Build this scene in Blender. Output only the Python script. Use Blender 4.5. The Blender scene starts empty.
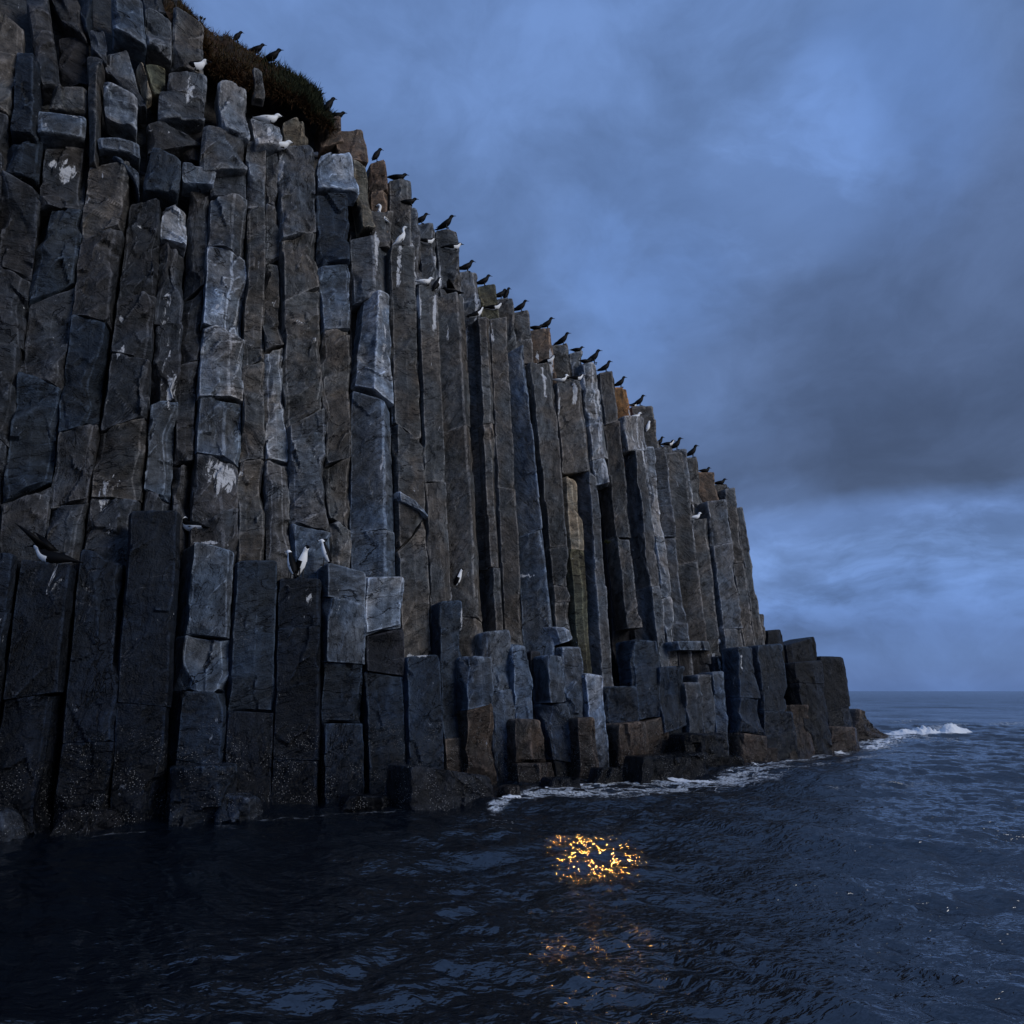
import bpy, math, random
import numpy as np
from mathutils import Vector

random.seed(7)
rng = np.random.default_rng(11)
SC = bpy.context.scene
COL = SC.collection
R = math.radians

# ------------------------------------------------------------------ camera
FPX = 600.0
CAM = np.array([0.0, 0.0, 2.5])
PITCH = math.atan((691 - 512) / FPX)
cd = bpy.data.cameras.new('camera'); cam = bpy.data.objects.new('camera', cd); COL.objects.link(cam)
cam.location = CAM; cam.rotation_euler = (math.pi / 2 + PITCH, 0, 0)
cd.sensor_width = 36; cd.lens = FPX / 1024 * 36; cd.clip_start = 0.1; cd.clip_end = 20000
SC.camera = cam
FW = np.array([0, math.cos(PITCH), math.sin(PITCH)]); UP = np.array([0, -math.sin(PITCH), math.cos(PITCH)])
RT = np.array([1.0, 0, 0])


def ray(px, py):
    return RT * ((px - 512) / FPX) + UP * ((512 - py) / FPX) + FW


def sea_point(px, py):
    r = ray(px, py); return CAM + r * (-CAM[2] / r[2])


# the cliff stands on a straight line along the water, leaning back a little
A0 = sea_point(0, 832); A1 = sea_point(868, 750)
T = (A1 - A0); T[2] = 0; T /= np.linalg.norm(T)
NH = np.array([T[1], -T[0], 0])                 # horizontal normal, towards the sea
LEAN = math.tan(R(3.0))
N = np.array([NH[0], NH[1], LEAN]); N /= np.linalg.norm(N)


def wall(px, py, d):
    """point of the cliff face (set forward by d metres) seen at a place of the survey"""
    r = ray(px, py)
    a = NH @ (CAM - A0) + LEAN * CAM[2] - d
    b = NH @ r + LEAN * r[2]
    return CAM + r * (-a / b)


def off_of(p):
    return float(NH @ (p - A0) + LEAN * p[2])


# ------------------------------------------------------------------ noise (numpy)
def _hash(ix, iy, iz, seed):
    h = (ix * 374761393 + iy * 668265263 + iz * 2147483647 + seed * 1274126177) & 0xFFFFFFFF
    h = ((h ^ (h >> 13)) * 1274126177) & 0xFFFFFFFF
    h = ((h ^ (h >> 16)) * 2246822519) & 0xFFFFFFFF
    return ((h ^ (h >> 15)) & 0xFFFF) / 32767.5 - 1.0


def vnoise(p, seed=0):
    p = np.asarray(p, float); i = np.floor(p).astype(np.int64); f = p - i
    f = f * f * f * (f * (f * 6 - 15) + 10)
    x, y, z = i[..., 0], i[..., 1], i[..., 2]
    out = 0
    for dx in (0, 1):
        wx = f[..., 0] if dx else 1 - f[..., 0]
        for dy in (0, 1):
            wy = f[..., 1] if dy else 1 - f[..., 1]
            for dz in (0, 1):
                wz = f[..., 2] if dz else 1 - f[..., 2]
                out = out + wx * wy * wz * _hash(x + dx, y + dy, z + dz, seed)
    return out


def fbm(p, seed=0, octs=4, gain=.5):
    s = 0; a = 1; tot = 0
    for o in range(octs):
        s = s + a * vnoise(p * (2 ** o) + o * 17.3, seed + o * 31); tot += a; a *= gain
    return s / tot


# ------------------------------------------------------------------ object helpers
def link_mesh(name, v, faces, mat, parent=None, smooth=True, angle=28):
    me = bpy.data.meshes.new(name)
    if isinstance(faces, np.ndarray):
        v = np.ascontiguousarray(v, np.float32)
        me.vertices.add(len(v)); me.vertices.foreach_set('co', v.ravel())
        k = faces.shape[1]
        me.loops.add(faces.size); me.loops.foreach_set('vertex_index', faces.ravel().astype(np.int32))
        me.polygons.add(len(faces)); me.polygons.foreach_set('loop_start', np.arange(0, faces.size, k, dtype=np.int32))
        me.update(calc_edges=True)
    else:
        me.from_pydata([tuple(map(float, q)) for q in v], [], faces); me.update()
    me.validate()
    if mat is not None:
        for m in (mat if isinstance(mat, (list, tuple)) else [mat]): me.materials.append(m)
    if smooth:
        me.polygons.foreach_set('use_smooth', [True] * len(me.polygons))
        if angle: me.set_sharp_from_angle(angle=R(angle))
    o = bpy.data.objects.new(name, me); COL.objects.link(o)
    if parent is not None:
        o.parent = parent; o.matrix_parent_inverse = parent.matrix_world.inverted()
    return o


def tag(o, label=None, cat=None, group=None, kind=None):
    if label: o['label'] = label
    if cat: o['category'] = cat
    if group: o['group'] = group
    if kind: o['kind'] = kind
    return o


# ------------------------------------------------------------------ materials
def newmat(name):
    m = bpy.data.materials.new(name); m.use_nodes = True
    nt = m.node_tree; b = nt.nodes['Principled BSDF']
    return m, nt, b


def nd(nt, typ, **kw):
    n = nt.nodes.new(typ)
    for k, v in kw.items():
        if k in n.inputs: n.inputs[k].default_value = v
        else: setattr(n, k, v)
    return n


def math_n(nt, op, a, b=None, c=None, clamp=False):
    n = nt.nodes.new('ShaderNodeMath'); n.operation = op; n.use_clamp = clamp
    for i, x in enumerate((a, b, c)):
        if x is None: continue
        if isinstance(x, (int, float)): n.inputs[i].default_value = x
        else: nt.links.new(x, n.inputs[i])
    return n.outputs[0]


def mixc(nt, fac, a, b, blend='MIX'):
    n = nt.nodes.new('ShaderNodeMix'); n.data_type = 'RGBA'; n.blend_type = blend
    for i, x in ((0, fac), (6, a), (7, b)):
        if isinstance(x, (int, float)): n.inputs[i].default_value = x if i == 0 else (x, x, x, 1)
        elif isinstance(x, tuple): n.inputs[i].default_value = (*x, 1)
        else: nt.links.new(x, n.inputs[i])
    return n.outputs[2]


def mrange(nt, x, a, b, c=0.0, d=1.0, smooth=True):
    n = nt.nodes.new('ShaderNodeMapRange'); n.interpolation_type = 'SMOOTHSTEP' if smooth else 'LINEAR'
    nt.links.new(x, n.inputs[0])
    for i, q in enumerate((a, b, c, d)): n.inputs[i + 1].default_value = q
    return n.outputs[0]


def noise_n(nt, vec, scale, detail=4, rough=.55, dist=0.0):
    n = nt.nodes.new('ShaderNodeTexNoise'); nt.links.new(vec, n.inputs['Vector'])
    n.inputs['Scale'].default_value = scale; n.inputs['Detail'].default_value = detail
    n.inputs['Roughness'].default_value = rough; n.inputs['Distortion'].default_value = dist
    return n.outputs[0]


def rock_material():
    m, nt, b = newmat('basalt'); L = nt.links
    geo = nd(nt, 'ShaderNodeNewGeometry'); oi = nd(nt, 'ShaderNodeObjectInfo')
    pos = geo.outputs['Position']; base = oi.outputs['Color']; rnd = oi.outputs['Random']; guano = oi.outputs['Alpha']
    # per-stone offset so no two stones share a pattern
    off = nd(nt, 'ShaderNodeVectorMath', operation='MULTIPLY_ADD')
    comb = nd(nt, 'ShaderNodeCombineXYZ'); L.new(rnd, comb.inputs[0]); L.new(rnd, comb.inputs[1]); L.new(rnd, comb.inputs[2])
    L.new(comb.outputs[0], off.inputs[0]); off.inputs[1].default_value = (37, 19, 53); L.new(pos, off.inputs[2])
    p = off.outputs[0]
    # slanting bedding streaks, tilted differently per stone
    rot = nd(nt, 'ShaderNodeVectorRotate', rotation_type='EULER_XYZ')
    cr = nd(nt, 'ShaderNodeCombineXYZ')
    L.new(math_n(nt, 'MULTIPLY_ADD', rnd, 1.8, -.9), cr.inputs[0]); L.new(math_n(nt, 'MULTIPLY_ADD', rnd, 2.6, -.8), cr.inputs[1])
    L.new(p, rot.inputs[0]); L.new(cr.outputs[0], rot.inputs['Rotation'])
    mp = nd(nt, 'ShaderNodeMapping'); mp.inputs['Scale'].default_value = (.7, .7, 2.7); L.new(rot.outputs[0], mp.inputs[0])
    streak = noise_n(nt, mp.outputs[0], 1.9, 8, .68, .9)
    big = noise_n(nt, p, .75, 4, .55, .3)
    mid = noise_n(nt, p, 4.2, 6, .62, .4)
    fine = noise_n(nt, p, 26, 5, .65)
    v1 = math_n(nt, 'ADD', math_n(nt, 'MULTIPLY', streak, .8), math_n(nt, 'MULTIPLY', mid, .9))
    lum = mrange(nt, v1, .60, 1.10, .26, 2.05, False)
    c = mixc(nt, 1.0, base, lum, 'MULTIPLY')
    brown = mixc(nt, 1.0, c, (1.07, .995, .92), 'MULTIPLY')
    blue = mixc(nt, 1.0, c, (.87, 1.0, 1.13), 'MULTIPLY')
    c = mixc(nt, mrange(nt, big, .38, .62), blue, brown)
    patch = math_n(nt, 'MULTIPLY', mrange(nt, noise_n(nt, mp.outputs[0], 1.35, 6, .7, 1.2), .56, .66), mrange(nt, fine, .35, .6, .3, 1))
    c = mixc(nt, math_n(nt, 'MULTIPLY', patch, .6), c, mixc(nt, 1.0, base, (1.9, 2.0, 2.15), 'MULTIPLY'))
    # stains that run on across the joints
    ms = nd(nt, 'ShaderNodeMapping'); ms.inputs['Scale'].default_value = (1.0, 1.0, .28); L.new(pos, ms.inputs[0])
    stn = noise_n(nt, ms.outputs[0], .9, 6, .62, .5)
    c = mixc(nt, 1.0, c, mrange(nt, stn, .36, .64, .58, 1.42), 'MULTIPLY')
    c = mixc(nt, mrange(nt, noise_n(nt, ms.outputs[0], .55, 4, .6, .4), .5, .68, 0, .8), c, mixc(nt, 1.0, c, (1.34, 1.22, 1.09), 'MULTIPLY'))
    # fine dark pitting and pale mineral grains
    c = mixc(nt, mrange(nt, fine, .55, .75, 0, .55), c, mixc(nt, 1.0, c, 2.1, 'MULTIPLY'))
    c = mixc(nt, mrange(nt, fine, .44, .30, 0, .7), c, mixc(nt, 1.0, c, .35, 'MULTIPLY'))
    # slanting hairline fractures
    mk = nd(nt, 'ShaderNodeMapping'); mk.inputs['Scale'].default_value = (.5, .5, 1.7); L.new(rot.outputs[0], mk.inputs[0])
    rn = noise_n(nt, mk.outputs[0], 1.15, 5, .5, .25)
    gate = mrange(nt, noise_n(nt, p, .9, 2), .46, .58)
    crack = math_n(nt, 'MULTIPLY', mrange(nt, math_n(nt, 'ABSOLUTE', math_n(nt, 'SUBTRACT', rn, .5)), .0085, .001, 0, 1), gate)
    mk2 = nd(nt, 'ShaderNodeMapping'); mk2.inputs['Scale'].default_value = (1.0, 1.0, 2.2); mk2.inputs['Rotation'].default_value = (.4, .5, .3); L.new(rot.outputs[0], mk2.inputs[0])
    rn3 = noise_n(nt, mk2.outputs[0], 1.9, 4, .5, .2)
    crack = math_n(nt, 'MAXIMUM', crack, math_n(nt, 'MULTIPLY', mrange(nt, math_n(nt, 'ABSOLUTE', math_n(nt, 'SUBTRACT', rn3, .48)), .009, .001, 0, 1), mrange(nt, noise_n(nt, p, 1.3, 2), .5, .6)))
    rn2 = noise_n(nt, rot.outputs[0], 1.6, 4, .5, .5)
    vein = math_n(nt, 'MULTIPLY', mrange(nt, math_n(nt, 'ABSOLUTE', math_n(nt, 'SUBTRACT', rn2, .52)), .006, .001, 0, 1), mrange(nt, noise_n(nt, p, .8, 2), .46, .36))
    c = mixc(nt, math_n(nt, 'MULTIPLY', crack, .85), c, (.004, .004, .005))
    c = mixc(nt, math_n(nt, 'MULTIPLY', vein, .4), c, (.20, .20, .21))
    # arrises rubbed pale with edge highlights painted in; hollows darkened
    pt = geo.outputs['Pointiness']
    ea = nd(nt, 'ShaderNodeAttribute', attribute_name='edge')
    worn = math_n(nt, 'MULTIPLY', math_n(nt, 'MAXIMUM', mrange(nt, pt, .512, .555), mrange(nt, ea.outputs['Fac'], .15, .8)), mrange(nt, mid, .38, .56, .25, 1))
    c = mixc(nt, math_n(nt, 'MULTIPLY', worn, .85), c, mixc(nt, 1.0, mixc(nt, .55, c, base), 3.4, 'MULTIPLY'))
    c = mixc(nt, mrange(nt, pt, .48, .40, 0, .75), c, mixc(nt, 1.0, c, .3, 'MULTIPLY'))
    # bird lime: runs and spatters, amount carried per stone
    mg = nd(nt, 'ShaderNodeMapping'); mg.inputs['Scale'].default_value = (1.7, 1.7, .55); L.new(p, mg.inputs[0])
    g1 = noise_n(nt, mg.outputs[0], 3.0, 8, .72, .6)
    ga = math_n(nt, 'SUBTRACT', 1.0, guano)
    thr = math_n(nt, 'SUBTRACT', .78, math_n(nt, 'MULTIPLY', ga, .42))
    gm = mrange(nt, math_n(nt, 'SUBTRACT', g1, thr), 0, .06)
    c = mixc(nt, math_n(nt, 'MULTIPLY', gm, .8), c, (.46, .47, .48))
    la = nd(nt, 'ShaderNodeAttribute', attribute_name='lime')
    lm = mrange(nt, math_n(nt, 'ADD', la.outputs['Fac'], math_n(nt, 'MULTIPLY', math_n(nt, 'SUBTRACT', g1, .5), 3.2)), .50, .66)
    c = mixc(nt, math_n(nt, 'MULTIPLY', lm, .9), c, (.62, .63, .65))
    # tide zone: black wet weed below, with barnacle specks that also paint the wet sparkle
    sep = nd(nt, 'ShaderNodeSeparateXYZ'); L.new(pos, sep.inputs[0])
    zz = math_n(nt, 'ADD', sep.outputs[2], math_n(nt, 'MULTIPLY', math_n(nt, 'SUBTRACT', mid, .5), 1.3))
    wet = mrange(nt, zz, 1.7, .4)
    damp = mrange(nt, zz, 4.2, 1.6)
    c = mixc(nt, math_n(nt, 'MULTIPLY', damp, .75), c, mixc(nt, 1.0, c, (.38, .47, .60), 'MULTIPLY'))  # damp rock, with the tonal falloff towards the foot painted in
    c = mixc(nt, math_n(nt, 'MULTIPLY', wet, .8), c, mixc(nt, 1.0, c, (.36, .34, .34), 'MULTIPLY'))
    vb = nd(nt, 'ShaderNodeTexVoronoi', feature='F1'); vb.inputs['Scale'].default_value = 24; L.new(p, vb.inputs['Vector'])
    bz = math_n(nt, 'MULTIPLY', mrange(nt, zz, 2.1, 1.2), mrange(nt, noise_n(nt, p, 2.2, 3), .46, .58))
    barn = math_n(nt, 'MULTIPLY', mrange(nt, vb.outputs[0], .24, .15), bz)
    c = mixc(nt, math_n(nt, 'MULTIPLY', barn, .85), c, (.42, .42, .42))
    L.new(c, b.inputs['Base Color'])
    ro = math_n(nt, 'SUBTRACT', mrange(nt, mid, .3, .7, .44, .74), math_n(nt, 'MULTIPLY', math_n(nt, 'ADD', math_n(nt, 'MULTIPLY', damp, .45), wet), .32))
    L.new(ro, b.inputs['Roughness'])
    b.inputs['Specular IOR Level'].default_value = .22
    h = math_n(nt, 'ADD', math_n(nt, 'MULTIPLY', streak, .42), math_n(nt, 'ADD', math_n(nt, 'MULTIPLY', mid, .42), math_n(nt, 'MULTIPLY', fine, .15)))
    h = math_n(nt, 'SUBTRACT', h, math_n(nt, 'MULTIPLY', crack, .35))
    h = math_n(nt, 'ADD', h, math_n(nt, 'MULTIPLY', barn, .1))
    bp = nd(nt, 'ShaderNodeBump'); bp.inputs['Strength'].default_value = 1.0; bp.inputs['Distance'].default_value = .2
    L.new(h, bp.inputs['Height']); L.new(bp.outputs[0], b.inputs['Normal'])
    return m


ROCK = rock_material()
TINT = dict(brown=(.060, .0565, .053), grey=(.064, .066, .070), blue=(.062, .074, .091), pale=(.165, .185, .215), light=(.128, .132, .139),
            dark=(.012, .012, .014), tan=(.115, .095, .068), wet=(.0065, .0092, .0142), rust=(.14, .062, .02), bark=(.082, .056, .039),  # dark doubles as painted recess shade, wet as the lower left's painted falloff
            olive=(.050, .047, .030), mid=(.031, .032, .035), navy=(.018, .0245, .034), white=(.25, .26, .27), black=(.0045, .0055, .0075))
# bird-lime splashes: survey place, half width and half height in metres, strength
LIME = [(66, 158, .15, .30, 1), (51, 151, .11, .20, .7), (168, 300, .10, .5, .62), (172, 385, .10, .6, .72), (225, 470, .30, .42, .9), (168, 345, .07, 1.0, .5), (240, 300, .06, .9, .5), (222, 300, .05, .8, .4), (384, 440, .06, 1.2, .45), (452, 330, .05, .8, .4), (424, 300, .06, .7, .5), (478, 340, .05, .9, .45), (532, 385, .06, .8, .5), (562, 395, .06, .9, .5), (640, 445, .1, .6, .6), (672, 470, .06, .9, .45), (700, 535, .06, .7, .5), (300, 600, .1, .4, .45), (330, 600, .05, .7, .4), (55, 590, .12, .5, .4), (108, 487, .20, .5, .55), (120, 346, .1, .16, .8), (69, 109, .26, .06, .9),
        (318, 335, .10, .12, .8), (120, 312, .08, .14, .6), (150, 392, .1, .1, .5), (212, 541, .42, .05, .9), (346, 567, .35, .06, .9), (372, 577, .14, .05, .9), (412, 656, .2, .06, .9), (40, 18, .08, .1, .4),
        (388, 330, .07, 1.1, .62), (604, 420, .12, 1.6, .62), (610, 468, .2, .4, .6), (398, 430, .06, .5, .8), (401, 492, .1, .12, .8), (300, 318, .3, .06, .5), (245, 395, .12, .2, .45), (540, 430, .05, 2.2, .35), (530, 574, .3, .035, .9), (215, 300, .2, .4, .4), (112, 525, .1, .12, .6), (245, 465, .1, .3, .5),
        (421, 236, 0.09, 0.42, 0.96), (446, 246, 0.09, 0.38, 0.73), (471, 284, 0.08, 0.72, 0.78), (486, 298, 0.08, 0.92, 0.85), (512, 314, 0.10, 0.49, 0.77), (550, 346, 0.07, 0.34, 0.92), (562, 356, 0.10, 0.75, 0.81), (591, 378, 0.10, 0.52, 0.88), (606, 386, 0.09, 0.99, 0.83), (643, 428, 0.08, 1.01, 0.76), (676, 464, 0.06, 0.42, 0.78), (708, 488, 0.08, 0.77, 0.81), (403, 258, 0.10, 0.74, 0.86), (381, 244, 0.09, 0.98, 0.90), (423, 258, 0.10, 1.04, 0.90), (451, 264, 0.09, 0.56, 0.87), (478, 332, 0.08, 0.83, 0.78), (497, 330, 0.11, 0.52, 0.76), (531, 376, 0.10, 1.03, 0.75), (565, 396, 0.05, 0.96, 0.74), (548, 378, 0.10, 0.95, 0.74), (578, 396, 0.10, 0.60, 0.88), (438, 312, 0.10, 1.03, 0.86), (422, 298, 0.07, 0.38, 0.88), (649, 450, 0.11, 1.01, 0.80), (696, 530, 0.06, 0.35, 0.95), (721, 664, 0.07, 0.43, 0.95), (459, 612, 0.08, 0.70, 0.89), (271, 128, 0.09, 0.40, 0.97), (283, 160, 0.08, 0.64, 0.91), (191, 84, 0.11, 0.64, 0.79)]
_LP = None


# ------------------------------------------------------------------ stones
def ring_profile(pr, thick, w, res):
    """closed cross-section in (u, e): dense across the front, coarser at the back"""
    pts = list(pr) + [(1, -thick), (0, -thick)]
    out = []; flag = []
    n = len(pts)
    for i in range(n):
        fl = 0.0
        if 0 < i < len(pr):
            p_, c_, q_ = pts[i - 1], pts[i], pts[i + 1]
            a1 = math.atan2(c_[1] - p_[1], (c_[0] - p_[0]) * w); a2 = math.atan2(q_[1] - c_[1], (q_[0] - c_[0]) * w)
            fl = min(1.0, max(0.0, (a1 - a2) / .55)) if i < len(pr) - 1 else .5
        a = pts[i]; b = pts[(i + 1) % n]
        ln = math.hypot((b[0] - a[0]) * w, b[1] - a[1])
        r = res if i < len(pr) - 1 else (res * 2.2 if i != len(pr) else res * 6)
        k = max(1, int(round(ln / r)))
        for j in range(k):
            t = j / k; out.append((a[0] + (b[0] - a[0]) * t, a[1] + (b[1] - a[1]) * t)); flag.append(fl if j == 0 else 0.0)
    return np.array(out), np.array(flag)


def stone_piece(name, C4, pr, thick, lo, hi, seed, tint, guano, parent, amp=.03, chips=4, rtop=.04, rbot=.03, shift=(0, 0), res=.04, cut=.09, facet=1.0):
    """one solid block of rock between the joints lo(u) and hi(u) of the quad C4 = (bl, br, tr, tl)"""
    rg = np.random.default_rng(seed)
    bl, br, tr, tl = C4
    w = .5 * (np.linalg.norm(br - bl) + np.linalg.norm(tr - tl)); h = .5 * (np.linalg.norm(tl - bl) + np.linalg.norm(tr - br))
    prof, pflag = ring_profile(pr, thick, w, res); M = len(prof)
    length = max(.05, (hi[0] - lo[0]) * h)
    K = max(3, int(length / (res * 1.15)))
    ks = np.linspace(0, 1, K + 1)
    # finer rows close to the two ends
    ks = np.unique(np.concatenate([ks, [min(.5, .25 * rbot / length), 1 - min(.5, .25 * rtop / length)]]))
    U = np.tile(prof[:, 0], (len(ks), 1)); E = np.tile(prof[:, 1], (len(ks), 1))
    lov = lo[0] + lo[1] * (U - .5); hiv = hi[0] + hi[1] * (U - .5)
    V = lov + (hiv - lov) * ks[:, None]
    q = np.stack([U * w, V * h, E], -1)
    cen = np.array([w * .5, 0, -thick * .45])
    # rounded / bevelled ends
    dt = (1 - ks) * length; db = ks * length
    def infac(dd, r):
        t = np.clip(1 - dd / max(r, 1e-4), 0, 1); return 1 - np.sqrt(np.clip(1 - t * t, 0, 1))
    sh = np.maximum(infac(dt, rtop) * min(.6, rtop / max(w * .5, .1)), infac(db, rbot) * min(.6, rbot / max(w * .5, .1)))[:, None]
    q[..., 0] += (cen[0] - q[..., 0]) * sh; q[..., 2] += (cen[2] - q[..., 2]) * sh
    # broken faces: planes that shear slivers off the corners and the front
    mid = (lo[0] + hi[0]) * .5 * h
    emax = max(p[1] for p in pr)
    for c in range(chips):
        kind = rg.random()
        if kind < .45:       # vertical edge chips
            s = rg.choice([-1, 1]); nrm = np.array([s * rg.uniform(.5, 1.2), rg.uniform(-.55, .55), rg.uniform(.6, 1.2)])
            p0 = np.array([w if s > 0 else 0, mid + rg.uniform(-.5, .5) * length, emax - .02])
        elif kind < .75:     # end corners
            s = rg.choice([-1, 1]); tb = rg.choice([-1, 1])
            nrm = np.array([s * rg.uniform(.2, 1), tb * rg.uniform(.5, 1.2), rg.uniform(.4, 1.2)])
            p0 = np.array([w if s > 0 else 0, (hi[0] if tb > 0 else lo[0]) * h, emax])
        else:                # slanting slab off the face
            nrm = np.array([rg.uniform(-.3, .3), rg.uniform(-.45, .45), 1.0])
            p0 = np.array([rg.uniform(.2, .8) * w, mid + rg.choice([-1, 1]) * rg.uniform(.3, .5) * length, emax])
        nrm /= np.linalg.norm(nrm)
        dd = (q - p0) @ nrm + rg.uniform(.3, 1.0) * cut
        win = rg.uniform(.35, .9)
        dd = dd - np.clip(np.abs(q[..., 1] - p0[1]) - win, 0, None) * rg.uniform(.25, .8)
        dd = np.clip(dd, 0, cut * 2.2)
        q -= dd[..., None] * nrm
    # roughness of the broken face
    sp = q * 1.0 + seed * 3.17
    n1 = fbm(sp * np.array([1.6, .9, 1.6]), seed % 97, 3)
    n2 = fbm(sp * 5.5, seed % 89 + 5, 3)
    ang = rg.uniform(-.9, .9)
    dq = sp[..., 0] * math.sin(ang) + sp[..., 1] * math.cos(ang)
    st = fbm(np.stack([dq * 2.4, sp[..., 0] * .35, sp[..., 2] * .6], -1), seed % 71 + 9, 2)
    step = np.clip((st - .12) * 14, 0, 1) + np.clip((st + .22) * 14, 0, 1)
    disp = amp * (1.25 * n1 + .42 * n2) + amp * .62 * (step - 1)
    fr = np.clip((q[..., 2] + thick) / (thick * .6), 0, 1)
    nf = int(np.clip(w * length * 4.5 * facet, 3, 44))
    if facet > 0:
        fs = np.stack([rg.uniform(-.1, w + .1, nf), rg.uniform(lo[0] * h - .1, hi[0] * h + .1, nf)], -1)
        fg = rg.normal(size=(nf, 2)) * np.array([.10, .07]); fo = rg.normal(size=nf) * .008
        wob = .07 * fbm(sp * 2.2 + 60, seed % 47, 2)
        wx_ = q[..., 0] + wob; wy_ = q[..., 1] + .07 * fbm(sp * 2.2 + 90, seed % 43, 2)
        sk = rg.uniform(-.8, .8)
        best = np.full(q.shape[:2], 1e9); fe = np.zeros(q.shape[:2])
        for c in range(nf):
            ax = wx_ - fs[c, 0]; ay = wy_ - fs[c, 1]
            dd = (ax * 1.0) ** 2 + ((ay + sk * ax) * .75) ** 2
            k_ = dd < best
            fe = np.where(k_, fo[c] + ax * fg[c, 0] + ay * fg[c, 1], fe); best = np.minimum(best, dd)
        disp = disp + np.clip(fe, -.06, .06) * (amp / .03) * .9
    q[..., 2] += disp * fr
    q[..., 0] += (.6 * amp * fbm(sp * 3.1 + 40, seed % 83, 3) + amp * .35 * (vnoise(sp * .9 + 11, seed % 31))) * np.where(np.abs(q[..., 0] / w - .5) > .3, 1, .4)
    q[..., 0] += .9 * amp * vnoise(np.stack([sp[..., 1] * 1.3, np.round(U) * 3.1 + .5, sp[..., 1] * 0], -1), seed % 37)
    q[..., 1] += amp * .35 * fbm(sp * 3.3 + 80, seed % 61, 2) * ((ks > .02) & (ks < .98))[:, None]
    q[..., 0] += shift[0]; q[..., 2] += shift[1]
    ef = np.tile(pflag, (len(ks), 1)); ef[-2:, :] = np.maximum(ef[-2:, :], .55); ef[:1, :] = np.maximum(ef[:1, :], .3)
    # caps
    rows = [q[k] for k in range(len(ks))]
    def inner(row, f):
        c = row.mean(0); out = c + (row - c) * f; out[:, 1] += amp * .6 * fbm(out * 4 + 9, seed % 53, 2); return out
    rows = [inner(rows[0], .02), inner(rows[0], .5)] + rows + [inner(rows[-1], .78), inner(rows[-1], .45), inner(rows[-1], .02)]
    q = np.array(rows)
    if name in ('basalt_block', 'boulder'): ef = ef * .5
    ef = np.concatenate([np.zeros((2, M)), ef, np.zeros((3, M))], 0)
    u = q[..., 0] / w; v = q[..., 1] / h; e = q[..., 2]
    P = (bl * ((1 - u) * (1 - v))[..., None] + br * (u * (1 - v))[..., None] + tr * (u * v)[..., None] + tl * ((1 - u) * v)[..., None]) + N * e[..., None]
    nr = len(rows)
    idx = np.arange(nr * M).reshape(nr, M)
    a = idx[:-1]; b2 = np.roll(idx[:-1], -1, 1); c2 = np.roll(idx[1:], -1, 1); d2 = idx[1:]
    F = np.stack([a, b2, c2, d2], -1).reshape(-1, 4)
    V3 = P.reshape(-1, 3)
    global _LP
    if _LP is None: _LP = [wall(l[0], l[1], -.6) for l in LIME]
    lime = np.zeros(len(V3)); mn, mx = V3.min(0), V3.max(0)
    for l, c in zip(LIME, _LP):
        if np.any(c < mn - 1.4) or np.any(c > mx + 1.4): continue
        r = V3 - c
        # compare along the wall and up only, in the wall's own frame seen from the survey point
        dd = np.sqrt(((r @ T) / l[2]) ** 2 + (r[:, 2] / l[3]) ** 2)
        lime = np.maximum(lime, l[4] * np.clip(1.25 - .75 * dd, 0, 1))
    if parent is not None: V3 = V3 - np.array(parent.location)
    o = link_mesh(name, V3, F, ROCK, None)
    if parent is not None: o.parent = parent
    else:
        me = o.data; base = V3[:, :].min(0); base = np.array([V3[:, 0].mean(), V3[:, 1].mean(), V3[:, 2].min()])
        me.transform(__import__('mathutils').Matrix.Translation(-Vector(base))); o.location = base
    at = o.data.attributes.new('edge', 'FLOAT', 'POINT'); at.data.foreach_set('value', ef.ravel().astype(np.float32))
    if lime.max() > 0:
        at = o.data.attributes.new('lime', 'FLOAT', 'POINT'); at.data.foreach_set('value', lime.astype(np.float32))
    j = rg.uniform(.88, 1.15)
    o.color = (tint[0] * j, tint[1] * j, tint[2] * j, 1 - guano)
    return o


STONES = []


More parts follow.
